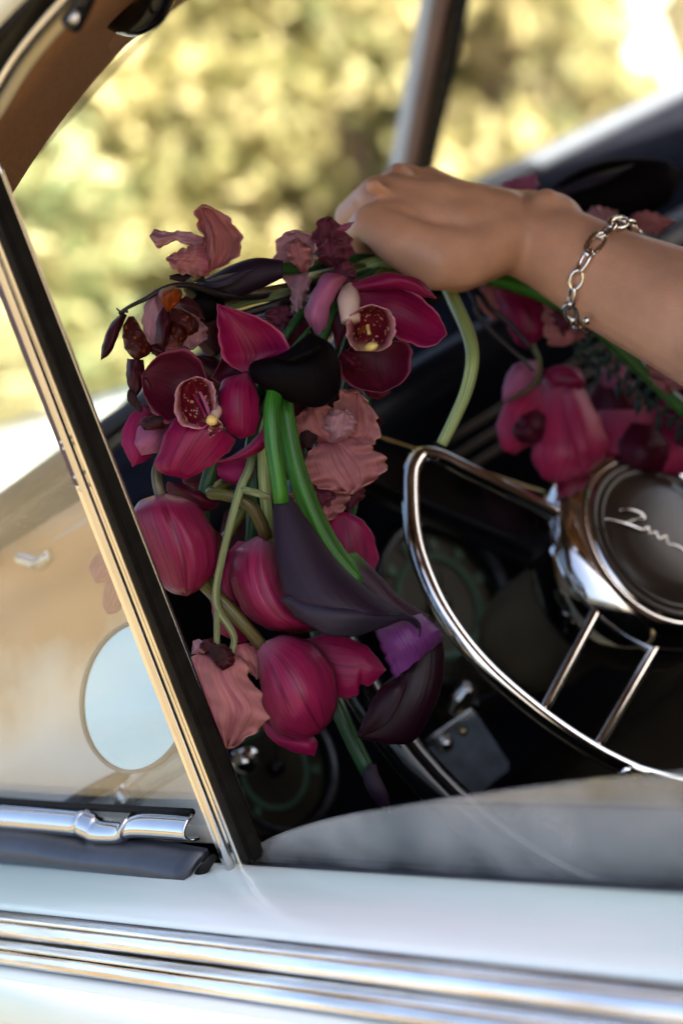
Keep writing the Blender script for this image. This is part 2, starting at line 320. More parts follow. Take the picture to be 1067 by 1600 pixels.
M['gauge_green'] = plain('gauge_green_print', (.06,.12,.08), .5, spec=.2)
M['gold'] = plain('brass_trim', (.55,.42,.18), .25, 1)
M['wood'] = plain('brown_garnish_paint', (.20,.085,.04), .4, noise=.2, nscale=20)
M['mirror'] = plain('mirror_glass', (.86,1.0,.83), .05, 1)
M['skin'] = plain('skin', (.60,.32,.20), .40, noise=.16, nscale=30, bump=.3, bscale=700, sub=.35, spec=.4)
M['silver'] = plain('silver', (.82,.77,.72), .16, 1)
M['gunmetal'] = plain('gunmetal', (.07,.075,.085), .35, 1, noise=.3, nscale=80)
M['win'] = glass_mat('door_glass', (.86,.9,.9), .50, (.44,.42,.40), .05, 1.7, 22)  # heavy matte film paints a grey veil of reflections on the pane
M['vent'] = glass_mat('vent_glass', (.96,.98,.97), .04, (.8,.74,.64), .02, 1.7)
M['screen'] = glass_mat('windscreen_glass', (.97,.98,.97), .015, (.7,.7,.65), .01, 1.0)
MAG, MAGD = (.29,.007,.068), (.06,.0015,.012)
M['orchid'] = petal_mat('magenta_orchid_petal', MAG, MAGD, (.52,.12,.22), (.36,.06,.13), spec=.28, rough=.36, trans=.3)
M['orchid_lightened'] = petal_mat('lightened_orchid_petal', (.55,.035,.12), (.22,.01,.045), (.65,.2,.3), (.5,.12,.2), spec=.4, rough=.4, trans=.35)  # lighter orchid copy, its colour making up for dim light inside the car
M['orchid_dark'] = petal_mat('wine_orchid_petal', (.085,.004,.018), (.025,.001,.005), (.30,.05,.10), (.06,.003,.012))
M['orchid_hot'] = petal_mat('bright_magenta_petal', (.42,.018,.13), (.22,.01,.06), (.55,.1,.25), (.4,.05,.14), trans=.4)
M['orchid_back'] = petal_mat('rose_orchid_back', (.31,.016,.078), (.07,.003,.014), (.50,.14,.21), (.42,.15,.25), vstr=.62, veins=38, mid=.75, spec=.32, rough=.33, trans=.3)
M['lilac'] = petal_mat('lilac_pink_petal', (.46,.14,.26), (.30,.05,.14), (.6,.3,.38), (.3,.05,.1))
M['lip'] = petal_mat('orchid_lip', (.11,.003,.012), (.03,.001,.004), (.58,.26,.30), (.5,.32,.2), edgew=.17, edges=.9, mid=.2, trans=.1, spots=(.42,.2,.14))
M['dusty'] = petal_mat('dusty_pink_petal', (.64,.28,.27), (.40,.08,.14), (.74,.44,.34), (.42,.10,.16), veins=34, vstr=.55, rough=.65, trans=.5, edgew=.10, blotch=.5, spec=.12)
M['dusty_pale'] = petal_mat('pale_pink_petal', (.62,.36,.40), (.44,.15,.24), (.72,.50,.46), (.46,.20,.24), veins=30, vstr=.45, rough=.65, trans=.5, spec=.12)
M['dusty_dark'] = petal_mat('faded_wine_petal', (.17,.035,.06), (.07,.010,.02), (.32,.11,.13), (.10,.018,.034), rough=.6, trans=.3)
M['rust'] = petal_mat('rust_brown_petal', (.06,.007,.006), (.02,.003,.003), (.10,.012,.008), (.05,.006,.004), rough=.4, trans=.25, spots=(.26,.06,.008))
M['maroon'] = petal_mat('dried_maroon_petal', (.05,.004,.009), (.02,.002,.004), (.09,.01,.015), (.03,.003,.006), rough=.45, trans=.2)
M['orange'] = petal_mat('burnt_orange_petal', (.30,.055,.006), (.07,.01,.004), (.14,.02,.006), (.16,.03,.005), rough=.4, trans=.35)
M['calla'] = petal_mat('aubergine_calla', (.016,.006,.016), (.006,.002,.006), (.03,.012,.03), (.012,.005,.012), rough=.5, veins=60, vstr=.5, trans=0, mid=0)
M['calla_rim'] = petal_mat('blue_black_calla_rim', (.020,.015,.028), (.010,.006,.014), (.02,.01,.02), (.02,.012,.022), rough=.45, veins=50, trans=0, mid=0)
M['calla_black'] = petal_mat('black_calla', (.0025,.001,.002), (.0015,.0006,.001), (.004,.0015,.003), (.0025,.001,.002), spec=.06, rough=.6, veins=40, trans=0, mid=0)
M['calla_violet'] = petal_mat('violet_calla', (.15,.035,.16), (.06,.010,.07), (.06,.012,.05), (.16,.08,.16), rough=.35, veins=46, vstr=.7, trans=.05, mid=0)
M['calla_wine'] = petal_mat('wine_black_calla', (.016,.002,.006), (.006,.001,.003), (.028,.008,.02), (.010,.0015,.005), rough=.4, veins=50, trans=.08, mid=0)
M['cream'] = plain('cream_column', (.55,.38,.30), .5, noise=.12, nscale=120)
M['yellow'] = plain('yellow_pollen', (.66,.46,.14), .5, noise=.2, nscale=200)
M['stem_green'] = stem_mat('bright_green_stem', (.022,.13,.008), (.03,.14,.012))
M['stem_pale'] = stem_mat('pale_green_stem', (.22,.30,.06), (.34,.42,.17))
M['stem_olive'] = stem_mat('olive_pedicel', (.15,.17,.02), (.06,.045,.015))
M['stem_grey'] = stem_mat('downy_grey_green_stem', (.10,.14,.055), (.20,.22,.10), .8)
M['stem_brown'] = stem_mat('brown_stem', (.10,.09,.04), (.12,.10,.06))
M['stem_dark'] = stem_mat('dark_stem', (.012,.010,.008), (.02,.008,.012))
M['stem_deep'] = stem_mat('deep_green_stem', (.02,.08,.015), (.015,.06,.02))
M['calyx'] = plain('dried_calyx', (.025,.010,.011), .7, spec=.1, noise=.5, nscale=200, bump=.5)
M['fern'] = plain('dark_fern', (.006,.028,.016), .6, noise=.4, nscale=90)
# ------------------------------------------------------------------ ground
gm = plain('dry_ground', (.15,.12,.07), .95, noise=.35, nscale=1.5, spec=.1)
g = link('ground', mesh([(-3000,-3000,0),(3000,-3000,0),(3000,3000,0),(-3000,3000,0)], [(0,1,2,3)]), gm, smooth=False); g['kind'] = 'structure'

# ------------------------------------------------------------------ car
car = thing('vintage_car', 'mint white vintage car with chrome trim and its driver window rolled down', 'car', Vector((-.4,.75,0)))
def part(name, parent=None):                     # an empty part that carries sub-parts
    o = bpy.data.objects.new(name, None); COL.objects.link(o); o.parent = parent or car; o.empty_display_size = .02; return o
# door skin: (photo row at x=533, distance out from the glass)
def prof(rows): return [(Y, onY(533, r, Y).z) for r, Y in rows]
door = part('door')
skin = prof([(1367,.004),(1365,-.001),(1368,-.006),(1385,-.014),(1410,-.027),(1440,-.041),(1465,-.051),(1481,-.056)])
extrude_x('upper_door_skin', skin, -2.2, 1.0, M['paint'], door, nx=2, solid=.002)
rows = [1483, 1502, 1535, 1556, 1588]
for k in range(4):                               # four chrome ribs of the belt moulding
    r0, r1 = rows[k], rows[k+1]; y0 = -.058-.0035*k; pr = []
    for i in range(9):
        t = i/8; pr.append((y0-.0035*t-(.0030,.0022,.0038,.0026)[k]*math.sin(math.pi*t), onY(533, r0+(r1-r0-2)*t, y0-.0035*t).z))
    extrude_x('belt_rib', pr, -2.2, 1.0, M['chrome_rib'], door, nx=2, solid=.0006)
zb = onY(533, 1590, -.072).z
extrude_x('lower_door_skin', [(-.068,zb+.001),(-.078,zb-.004),(-.085,zb-.03),(-.095,zb-.1),(-.11,zb-.25),(-.10,zb-.5),(-.05,zb-.68)], -2.2, 1.0, M['paint'], door, solid=.002)
extrude_x('inner_door_panel', [(.022,onY(533,1362,.022).z),(.035,onY(533,1362,.022).z-.006),(.04,.5)], -1.02, 1.0, M['dark'], door, solid=.004)
# rolled-down pane, its rounded top edge showing above the sill
top = spl([(384,1352),(388,1338),(402,1322),(440,1304),(520,1281),(650,1258),(850,1231),(1067,1211),(1400,1190),(2400,1150)], 50)
pts = [onY(q[0], q[1], .008) for q in top]; pts += [onY(2400,1700,.008), onY(384,1420,.008)]
slab('window_pane', pts, (0,.004,0), M['win'], door, bev=.0006)
b0, b1 = onY(380,1364,.002), onY(1400,1400,.002)
extrude_x('window_felt', [(-.002,b0.z-.004),(.002,b0.z+.004),(.006,b0.z+.004),(.006,b0.z-.006)], b0.x, 1.0, M['seal'], door, solid=.001)
# ------------------------------------------------------------------ vent window
vent = part('vent_window')
def pline(off, y): return off+.385*(y-600)
def post(name, o0, o1, Y0, Y1, mat, y0=230, y1=1362, bev=.0012):
    a = [onY(pline(o0, y0), y0, Y0), onY(pline(o1, y0), y0, Y0), onY(pline(o1+4, y1), y1, Y0), onY(pline(o0+4, y1), y1, Y0)]
    return slab(name, a, (0, Y1-Y0, 0), mat, vent, bev=bev)
post('post_chrome', 52, 81, -.004, .010, M['chrome_worn'])
ribA = [onY(pline(70, y), y, -.0075) for y in (230, 600, 1000, 1358)]; tubeW('post_bead', ribA, [.0024, .0024], M['chrome'], vent)
post('post_rubber', 82, 102, -.001, .0105, M['rubber'], y1=1352, bev=.0025)
edge = [onY(pline(128.5, y), y, .0105) for y in (230, 600, 1000, 1345)]; tubeW('post_lip', edge, [.0017, .0017], M['chrome'], vent)
post('weatherstrip', 50, 67, -.0055, -.003, M['plum_strip'], y0=300, y1=760, bev=.0006)
for y in (690, 700, 745, 765): 
    p = onY(pline(62, y), y, -.007); revolve('rivet', [(0,.0012),(.0009,.0008),(.0012,0)], p, Vector((0,-1,0)), M['chrome'], vent, n=10)
vg = [onY(-260, 1262, .004), onY(-260, 250, .004), onY(pline(60, 250), 250, .004), onY(pline(60,1290), 1290, .004)]
slab('vent_pane', vg, (0,.004,0), M['vent'], vent, bev=0)
# lower chrome frame with its pinched latch joint
seqT = [(-260,1236),(-60,1251),(60,1260),(135,1266),(150,1272),(160,1279),(195,1281),(205,1273),(225,1269),(270,1271),(302,1274)]
seqB = [(-260,1272),(-60,1288),(60,1298),(138,1305),(150,1311),(160,1314),(195,1314),(208,1310),(225,1306),(270,1308),(312,1311)]
def frame(name, i0, i1, Y, mat):
    n = 40; a = spl([(*onY(*q, Y), 0) for q in seqT[i0:i1]], n); b = spl([(*onY(*q, Y), 0) for q in seqB[i0:i1]], n); V, Fc = [], []; m = 11
    for j in range(n):
        for i in range(m):
            t = i/(m-1); p = Vector((a[j]+(b[j]-a[j])*t)[:3]); p.y -= .009*math.sin(math.pi*t)**.6; V.append(p)
    for j in range(n-1):
        for i in range(m-1): k = j*m+i; Fc.append((k, k+1, k+m+1, k+m))
    return link(name, mesh(V, Fc), mat, vent, solid=.0015)
frame('lower_frame', 0, 4, -.002, M['chrome']); frame('latch_joint', 3, 8, -.0035, M['chrome']); frame('lower_frame', 7, 11, -.002, M['chrome'])
tubeW('frame_seal', [onY(x, y, 0) for x, y in ((-260,1233),(-60,1247),(100,1259),(300,1270))], [.0022,.0022], M['rubber'], vent)
sA = [(-260,1270),(-60,1286),(60,1297),(150,1312),(240,1316),(326,1330)]; sB = [(-260,1322),(-60,1340),(60,1352),(150,1364),(230,1378),(300,1391)]
ribbon('rubber_seal', [onY(*q, -.004) for q in sA], [onY(*q, -.016) for q in sB], M['seal'], vent, solid=.004, bulge=Vector((0,-.008,.002)), nu=11)
tubeW('seal_end', [onY(x, y, -.012) for x, y in ((298,1388),(316,1362),(333,1340))], [.0022,.0032,.002], M['rubber'], vent)
revolve('seal_screw', [(0,.002),(.0016,.0014),(.0022,0)], onY(331,1360,-.006), Vector((.2,-1,.3)), M['chrome'], vent, n=14)
# ------------------------------------------------------------------ pillar, roof, windscreen
scr = part('windscreen')
inner = [(-150,1230,.05),(-110,830,.06),(-90,560,.07),(-45,350,.085),(-18,258,.10),(86,150,.14),(187,58,.22),(278,-8,.33),(400,-62,.5),(540,-118,.75)]
bead = [(-235,1250,.02),(-190,800,.02),(-140,520,.02),(-60,270,.02),(0,167,.02),(50,87,.02),(125,0,.02),(210,-90,.03),(330,-200,.05),(480,-330,.08)]
ribbon('pillar_lining', [onY(*q) for q in bead], [onY(*q) for q in inner], M['cloth'], car, solid=.006, bulge=Vector((.01,-.0,-.004)), n=50, nu=11)
tubeW('pillar_bead', [onY(*q) for q in bead], [.0032,.0032], plain('beige_bead', (.45,.40,.27), .45), car)
dk = [(x-46-.12*max(0,y), y-42, .0) for x, y, Y in bead]
ribbon('door_frame_channel', [onY(q[0], q[1], -.006) for q in dk], [onY(q[0]-2, q[1]-1, .018) for q in bead], M['black_gloss'], car, solid=.003, bulge=Vector((.004,.012,.004)), n=50)
tubeW('channel_bead', [onY(q[0]-16, q[1]-14, .006) for q in bead], [.0022,.0022], M['chrome_worn'], car)
ribbon('door_frame', [onY(q[0]-120, q[1]-110, -.03) for q in dk], [onY(q[0], q[1], -.008) for q in dk], M['paint'], car, solid=.003, n=50)
fr = [onY(q[0]+6, q[1]+4, q[2]+.01) for q in inner]; tubeW('windscreen_seal', fr[1:5], [.005,.003,.002,.0012], M['rubber'], scr)
# sun visor bracket and clip
visor = part('sun_visor')
tubeW('bracket', [onY(x, y, .105) for x, y in ((150,-45),(158,0),(185,25),(210,30),(238,12),(262,-40))], [.007,.008,.008,.008,.008,.007], M['black_gloss'], visor)
tubeW('clip', [onY(x, y, .012) for x, y in ((150,-40),(128,8),(112,36))], [.004,.0045,.005], M['black_gloss'], visor)
revolve('clip_screw', [(0,.003),(.0022,.0022),(.003,0)], onY(118,26,.006), Vector((.3,-1,-.1)), M['chrome'], visor, n=16)
# divider bar between the two panes
def bar(name, l0, r0, l1, r1, Y, t, mat):
    def ex(a, b, y): return a+(b-a)*(y/250.0)
    q = [onY(ex(l0,l1,-160), -160, Y), onY(ex(r0,r1,-160), -160, Y), onY(ex(r0,r1,372), 372, Y), onY(ex(l0,l1,372), 372, Y)]
    return slab(name, q, (-t*.3, t, 0), mat, scr, bev=.002)
bar('divider_cover', 654, 676, 609, 631, .745, .02, plain('pale_grey_divider', (.62,.66,.70), .3, metal=.2))
bar('divider_garnish', 676, 701, 631, 652, .742, .022, M['wood'])
bar('divider_black_strip', 701, 723, 652, 671, .747, .018, M['black_gloss'])  # black strip along the right edge of the divider
# V screen base: near corner, centre, far corner
bc, bn, bf = onY(622,358,.75), onY(-92,862,.07), onY(1330,8,1.43)
bf = Vector((bn.x, 1.43, bc.z)); tc_ = onY(703,-75,.75); tn = onY(120,135,.16); tf = Vector((tn.x, 1.34, tn.z))
far = onY(1067,140,1.33); bf = bc+(far-bc)*1.12
slab('near_pane', [bn, bc, tc_, onY(290,-4,.34), onY(100,163,.15), onY(-40,350,.09)], (-.004,.001,0), M['screen'], scr, bev=0)
slab('far_pane', [bc, bf, bf+(tc_-bc), tc_], (-.004,.001,0), M['screen'], scr, bev=0)
tubeW('base_trim', [bn, bn.lerp(bc,.5)+Vector((-.02,0,0)), bc], [.009,.009], M['dash'], scr)
tubeW('base_trim', [bc, bf], [.010,.010], plain('grey_rubber_trim', (.085,.10,.125), .5, spec=.25), scr)
# dashboard: top pad, face, crash rail
dash = part('dashboard')
Dn, Df = CW(1.02,.14,-.215), CW(1.02,1.42,-.215)
V = [bn+Vector((0,.06,-.008)), bc+Vector((0,0,-.010)), bf+Vector((0,0,-.010)), Df, Vector((Dn.x,.75,Dn.z)), Dn]
link('dash_top', mesh(V, [(0,1,4,5),(1,2,3,4)]), plain('matte_dash_pad', (.010,.011,.016), 1.0, spec=0, noise=.3, nscale=40), dash, smooth=False, solid=.004)
extr = [(-1.02,0),(-1.008,-.006),(-1.003,-.018),(-1.006,-.035),(-1.02,-.05),(-1.03,-.30),(-1.18,-.42)]
Vd, Fd = [], []
for y in (.14, 1.42):
    for x, z in extr: Vd.append((x, y, CAM.z-.215+z))
m_ = len(extr)
for j in range(m_-1): Fd.append((j, j+m_, j+m_+1, j+1))
link('dash_face', mesh(Vd, Fd), M['dash'], dash, solid=.003)
for k, dz in enumerate((-.065, -.078, -.091)):     # ribbed speaker moulding
    bx('dash_rib', (-1.026,.42,CAM.z-.215+dz-.003), (-1.018,1.3,CAM.z-.215+dz+.003), plain('brown_rib', (.03,.02,.016), .4, spec=.2) if k == 0 else bpy.data.materials['brown_rib'], dash, bev=.001)
ga = Vector((1,0,.22)).normalized()
def gauge(px, py, r):
    c = onF(px, py, 1.0); g_ = part('gauge', dash)
    revolve('gauge_bezel', [(r*1.0,-.02),(r*1.08,-.012),(r*1.1,.002),(r*1.03,.008),(r*.97,.003)], c, ga, M['gunmetal'], g_)
    return c, g_
def gauge_full(px, py, r):
    c = onF(px, py, 1.0)
    revolve('gauge_bezel', [(r,-.03),(r*1.1,-.02),(r*1.12,.004),(r*1.06,.010),(r*.98,.004),(r*.97,-.004)], c, ga, M['gunmetal'], dash)
    f = revolve('gauge_face', [(0,-.004),(r*.98,-.004)], c, ga, M['gauge'], dash)
    revolve('gauge_ring', [(r*.60,-.0035),(r*.60,-.0025),(r*.69,-.0025),(r*.69,-.0035)], c, ga, M['gauge_green'], f)
    revolve('gauge_hub', [(0,.004),(r*.12,.003),(r*.15,-.003)], c, ga, M['black_gloss'], f, n=24)
    e1 = Vector((0,1,0)); e2 = ga.cross(e1)
    for k in range(9):
        a = math.radians(-30+30*k); d = e1*math.cos(a)+e2*math.sin(a); t = ga.cross(d); q = c+ga*-.0030
        slab('gauge_mark', [q+d*r*.73+t*r*.05, q+d*r*.73-t*r*.05, q+d*r*.88-t*r*.07, q+d*r*.88+t*r*.07], ga*.0012, M['gauge_green'], f, bev=0)
    d = e1*.5+e2*.8; t = ga.cross(d); q = c+ga*.001
    slab('gauge_needle', [q+t*.0015, q-t*.0015, q+d*r*.6], ga*.0008, M['rubber'], f, bev=0)
gauge_full(432, 1200, .040); gauge_full(690, 945, .056)
# knob beside the post
revolve('dash_knob', [(0,.016),(.006,.016),(.0095,.012),(.010,.004),(.006,0),(.004,-.012)], onF(372,1192,.985), ga, M['chrome'], dash, n=10)
# heater control with lever, low beside the column
ctl = part('switch_box', dash); ctl.name = 'switch_box'
C0 = P(705,1165,1.27)
def cs(x, y, d=1.27): return P(x, y, d)
slab('switch_body', [cs(652,1172), cs(742,1112), cs(800,1200), cs(722,1262)], -RZ*.03, M['gunmetal'], ctl, bev=.002)
slab('switch_edge', [cs(650,1166,1.262), cs(736,1106,1.262), cs(743,1118,1.262), cs(658,1178,1.262)], -RZ*.006, M['chrome'], ctl, bev=.001)
tubeW('switch_lever', [cs(708,1112,1.265), cs(722,1090,1.26), cs(736,1072,1.255)], [.005,.008,.005], M['chrome_worn'], ctl)
revolve('switch_screw', [(0,.004),(.004,.003),(.0055,0)], cs(696,1162,1.262), RZ, M['chrome'], ctl, n=20)
revolve('switch_screw', [(0,.003),(.002,.002),(.003,0)], cs(724,1143,1.262), RZ, M['gold'], ctl, n=16)
tubeW('switch_rod', [cs(740,1100,1.275), cs(775,1088,1.29), cs(800,1075,1.3)], [.003,.003], M['gunmetal'], ctl)
# tan hinge-pillar lining below the screen corner, bright patch painted at its foot, round mirror on its arm
trim = part('hinge_pillar')
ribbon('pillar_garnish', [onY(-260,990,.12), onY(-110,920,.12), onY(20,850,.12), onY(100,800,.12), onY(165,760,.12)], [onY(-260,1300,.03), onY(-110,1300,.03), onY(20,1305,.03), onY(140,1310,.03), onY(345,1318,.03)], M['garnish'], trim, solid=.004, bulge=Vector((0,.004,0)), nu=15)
tubeW('garnish_strip', [onY(x, y, .115) for x, y in ((-60,940),(50,868),(120,824),(172,792))], [.0022,.0022], plain('pale_plastic_strip', (.42,.38,.36), .4), trim)
tubeW('strip_clip', [onY(x, y, .108) for x, y in ((30,872),(62,880),(78,868))], [.004,.005,.004], M['chrome'], trim)
ribbon('cowl', [bn+Vector((-.012,0,-.012)), bn.lerp(bc,.5)+Vector((-.03,0,-.012)), bc+Vector((-.012,0,-.014))], [CW(1.42,.30,-.30), CW(1.42,.52,-.262), CW(1.44,.76,-.25)], M['paint'], car, solid=.003, n=20)
mir = part('round_mirror'); mc = onY(214,1088,.035)
mn = (CAM-mc).normalized()
sky_dir = Vector((-.55,-.66,.52)).normalized(); mn = ((CAM-mc).normalized()+sky_dir).normalized()
revolve('mirror_rim', [(.0405,-.004),(.0428,-.002),(.0433,.001),(.0422,.003),(.0410,.002)], mc, mn, plain('slate_rim', (.13,.15,.18), .4, spec=.2), mir)
revolve('mirror_disc', [(0,.001),(.0412,.0008)], mc, mn, M['mirror'], mir)
revolve('mirror_back', [(.041,-.004),(.03,-.012),(.01,-.016),(0,-.016)], mc, mn, M['gunmetal'], mir)
tubeW('mirror_arm', [onY(205,1243,.03), onY(255,1207,.025), onY(300,1180,.03)], [.007,.007], glass_mat('clear_acrylic', (.85,.9,.9), .25, (.4,.42,.44), .05, 2.0, 40), mir, n=18)
tubeW('mirror_base', [onY(100,1263,.03), onY(150,1235,.035), onY(205,1205,.05)], [.004,.005,.004], M['seal'], mir)
tubeW('mirror_collar', [onY(196,1249,.028), onY(204,1243,.028)], [.0085,.0085], M['chrome'], mir, n=18)
# steering wheel
Hb = P(1014,860,1.25); wn = Vector((.912,0,.408)).normalized(); we1 = Vector((0,-1,0)); we2 = wn.cross(we1)
def onW(x, y, h=0):
    r = ray(x, y); o = Hb+wn*h; return CAM+r*((o-CAM).dot(wn)/r.dot(wn))
def wpol(p): v = p-Hb; return math.degrees(math.atan2(v.dot(we2), v.dot(we1))), math.hypot(v.dot(we2), v.dot(we1))
wheel = part('steering_wheel')
if False:
    for q in [(660,712),(641,750),(645,830),(665,900),(700,970),(760,1045),(845,1118),(930,1175),(1000,1213)]: print('RING', q, wpol(onW(*q)))
ringpx = [(872,806),(800,770),(735,738),(690,716),(662,711),(648,724),(641,752),(645,830),(665,900),(700,970),(760,1045),(845,1118),(930,1175),(1010,1215)]
ring = [onW(*q) for q in ringpx]
a0, r0 = wpol(ring[-1])
amid = None
# the unseen half mirrors the seen half about the ring's middle
ang = [wpol(p) for p in ring]; ac, rc = wpol(onW(655,705)); aend = wpol(ring[-1])[0]
sgn = 1 if ((aend-ac+540) % 360-180) > 0 else -1
amid = ac+sgn*90
mir_ = []
for a, r in reversed(ang):
    b = math.radians(2*amid-a); mir_.append(Hb+(we1*math.cos(b)+we2*math.sin(b))*r)
RR = np.mean([q[1] for q in ang[7:]])
tubeW('horn_ring', ring+mir_, [.0052,.0052], M['chrome'], wheel, n=16, seg=220)
for (a, b) in (((945,930),(846,1116)), ((1036,990),(930,1172))):
    p, q = onW(*a), onW(*b); tubeW('horn_spoke', [p, q], [.0036,.0030], M['chrome'], wheel, n=14)
    tubeW('spoke_ferrule', [p.lerp(q,-.08), p.lerp(q,.10)], [.0052,.0044], M['chrome'], wheel, n=14)
RIM = .226; V = [Hb-wn*.03+(we1*math.cos(t)+we2*math.sin(t))*RIM for t in np.linspace(0, 2*math.pi, 60, endpoint=False)]
bm = bmesh.new(); me = bpy.data.meshes.new('m')
vs2 = []
for i in range(96):
    t = 2*math.pi*i/96; d = we1*math.cos(t)+we2*math.sin(t)
    vs2.append([bm.verts.new(Hb-wn*.03+d*RIM+(d*math.cos(s)*.0125+wn*math.sin(s)*.011)) for s in np.linspace(0, 2*math.pi, 16, endpoint=False)])
for i in range(96):
    for j in range(16): bm.faces.new((vs2[i][j], vs2[(i+1) % 96][j], vs2[(i+1) % 96][(j+1) % 16], vs2[i][(j+1) % 16]))
bmesh.ops.recalc_face_normals(bm, faces=bm.faces[:]); bm.to_mesh(me); bm.free(); link('rim', me, M['black_gloss'], wheel)
for s_ in (0, 180):
    t = math.radians(ac+s_); d = we1*math.cos(t)+we2*math.sin(t); tt = wn.cross(d)
    slab('spoke', [Hb+d*.05+tt*.026-wn*.022, Hb+d*.05-tt*.026-wn*.022, Hb+d*RIM-tt*.016-wn*.03, Hb+d*RIM+tt*.016-wn*.03], -wn*.016, M['black_gloss'], wheel, bev=.005)
    e = [Hb+d*.06+tt*(.027 if s_ == 0 else -.027)*-sgn-wn*.021, Hb+d*RIM+tt*(.017 if s_ == 0 else -.017)*-sgn-wn*.029]
    tubeW('spoke_edge_highlight', e, [.0014,.0014], M['gold'], wheel, n=8)  # brass-coloured line painting the highlight along the black spoke's edge
hub = revolve('hub_bezel', [(.042,-.066),(.053,-.058),(.064,-.044),(.071,-.026),(.0735,-.010),(.0725,.000),(.068,.008),(.0605,.0135),(.0565,.0150),(.0552,.0145),(.054,.0165)], Hb, wn, M['chrome'], wheel, n=96)
but = revolve('horn_button', [(.054,.016),(.0525,.0178),(.0508,.0165),(.049,.0165),(.0475,.0187),(.046,.0172),(.0445,.0175),(.043,.0192),(.031,.0215),(.015,.0228),(0,.0232)], Hb, wn, M['button'], wheel, n=96)
def script(name, px, r): tubeW(name, [onW(x, y, .0225) for x, y in px], r, M['silver'], but, n=8)
script('script_stroke', [(945,811),(962,815),(985,822),(1003,829)], [.0011,.0014,.001])
script('script_stroke', [(968,797),(982,797),(1000,803),(1005,811),(992,812),(978,817)], [.0009,.0013,.0014,.001,.0008])
script('script_stroke', [(1003,829),(1012,824),(1015,834),(1024,832),(1030,842),(1040,838),(1044,850),(1056,853),(1070,862),(1084,868)], [.0009,.0007,.0009,.0007,.0010,.0011])
revolve('button_medallion', [(.0105,.0226),(.0115,.0245),(.013,.0245),(.0135,.0222)], onW(1068,768,0), wn, M['button'], but, n=40)
col0, col1 = Hb-wn*.042, Hb-wn*.36
revolve('column_shroud', [(.030,-.042),(.040,-.045),(.0405,-.055),(.0395,-.058),(.0395,-.13),(.036,-.15),(.022,-.16),(.021,-.42)], Hb, wn, M['column'], wheel, n=64)
revolve('column_ring', [(.0400,-.060),(.0415,-.061),(.0415,-.064),(.0400,-.065)], Hb, wn, M['gold'], wheel, n=64)
# roof, bonnet, floor, far side
roofm = M['cloth']
hd = [onY(*q) for q in inner[5:]]                 # header line of the screen, mirrored for the far half
def mirY(p): return Vector((p.x, 1.5-p.y, p.z))
def roofrow(dz): 
    e0 = CW(.60,.085,.112); r_ = [e0]+hd; r_ += [mirY(p) for p in reversed(hd[:-1])]+[mirY(e0)]; return [p+Vector((0,0,dz)) for p in r_]
def rear(dz): return [CW(-1.3,.085+1.33*k/8,.19+dz) for k in range(9)]
ribbon('roof', roofrow(.016), rear(.016), M['paint'], car, solid=.006, bulge=Vector((0,0,.05)), n=40, nu=15)
ribbon('headliner', roofrow(.004), rear(.004), M['cloth'], car, solid=.003, bulge=Vector((0,0,.05)), n=40, nu=15)
be, de, oe = onY(*bead[-1]), onY(dk[-1][0], dk[-1][1], -.008), onY(dk[-1][0]-120, dk[-1][1]-110, -.03)
sh = [Vector((0,0,0)), CW(.30,.085,.13)-CW(.60,.085,.112), CW(-.4,.085,.17)-CW(.60,.085,.112), CW(-1.3,.085,.19)-CW(.60,.085,.112)]
ribbon('roof_rail', [oe+q for q in sh], [de+q for q in sh], M['paint'], car, solid=.004, n=24)
ribbon('roof_rail_channel', [de+q+Vector((0,.002,0)) for q in sh], [be+q for q in sh], M['black_gloss'], car, solid=.003, n=24)
ribbon('roof_side', [oe+q for q in sh], [CW(.60,.085,.128)+q for q in sh], M['paint'], car, solid=.004, n=24)
bx('floor', (-1.3,.03,.40), (1.3,1.45,.43), M['dark'], car, bev=0)
bx('firewall', (-1.32,.04,.43), (-1.29,1.42,CAM.z-.24), M['dark'], car, bev=0)
bx('rear_seat_back', (.9,.06,.43), (1.1,1.42,1.25), M['dark'], car, bev=.02)
bx('far_door', (-1.25,1.42,.43), (1.3,1.46,CAM.z-.33), M['dark'], car, bev=.005)
bx('rear_wall', (1.28,.06,.43), (1.31,1.42,CAM.z+.235), M['cloth'], car, bev=0)
bx('rear_quarter', (.42,.015,.55), (1.31,.055,CAM.z+.235), M['paint'], car, bev=.003)
bx('rear_quarter', (.42,1.425,.55), (1.31,1.465,CAM.z+.235), M['paint'], car, bev=.003)
bx('front_seat', (.30,.10,.43), (.48,1.38,CAM.z-.25), M['dark'], car, bev=.04)
Vh, Fh = [], []; nx, ny = 16, 25
for i in range(nx):
    f = 1.36+1.5*i/(nx-1)
    for j in range(ny):
        a = math.pi*j/(ny-1); Vh.append(CW(f+.0, .74-math.cos(a)*(.40-.05*i/nx), -.52+(.275-.03*i/nx-.12*(i/nx)**3)*math.sin(a)**.7))
for i in range(nx-1):
    for j in range(ny-1): k = i*ny+j; Fh.append((k, k+1, k+ny+1, k+ny))
link('bonnet', mesh(Vh, Fh), M['paint'], car, solid=.002)
tubeW('bonnet_strip', [CW(1.40,.74,-.243), CW(1.75,.74,-.25), CW(2.2,.74,-.265)], [.006,.005,.004], M['chrome'], car)
for s_ in (0, 1):
    q = []
    y0 = .02 if s_ == 0 else 1.46
    Vf, Ff = [], []
    for i in range(14):
        f = 1.3+1.7*i/13
        for j in range(13):
            a = math.pi*j/12; Vf.append(CW(f, (.12 if s_ == 0 else 1.36)-math.cos(a)*.22, (-.85 if s_ == 0 else -1.05)+(.40-.1*(i/13)**2)*math.sin(a)**.6))
    for i in range(13):
        for j in range(12): k = i*13+j; Ff.append((k, k+1, k+14, k+13))
    link('front_fender', mesh(Vf, Ff), M['paint'], car, solid=.002)
wb = [(-1,0)]
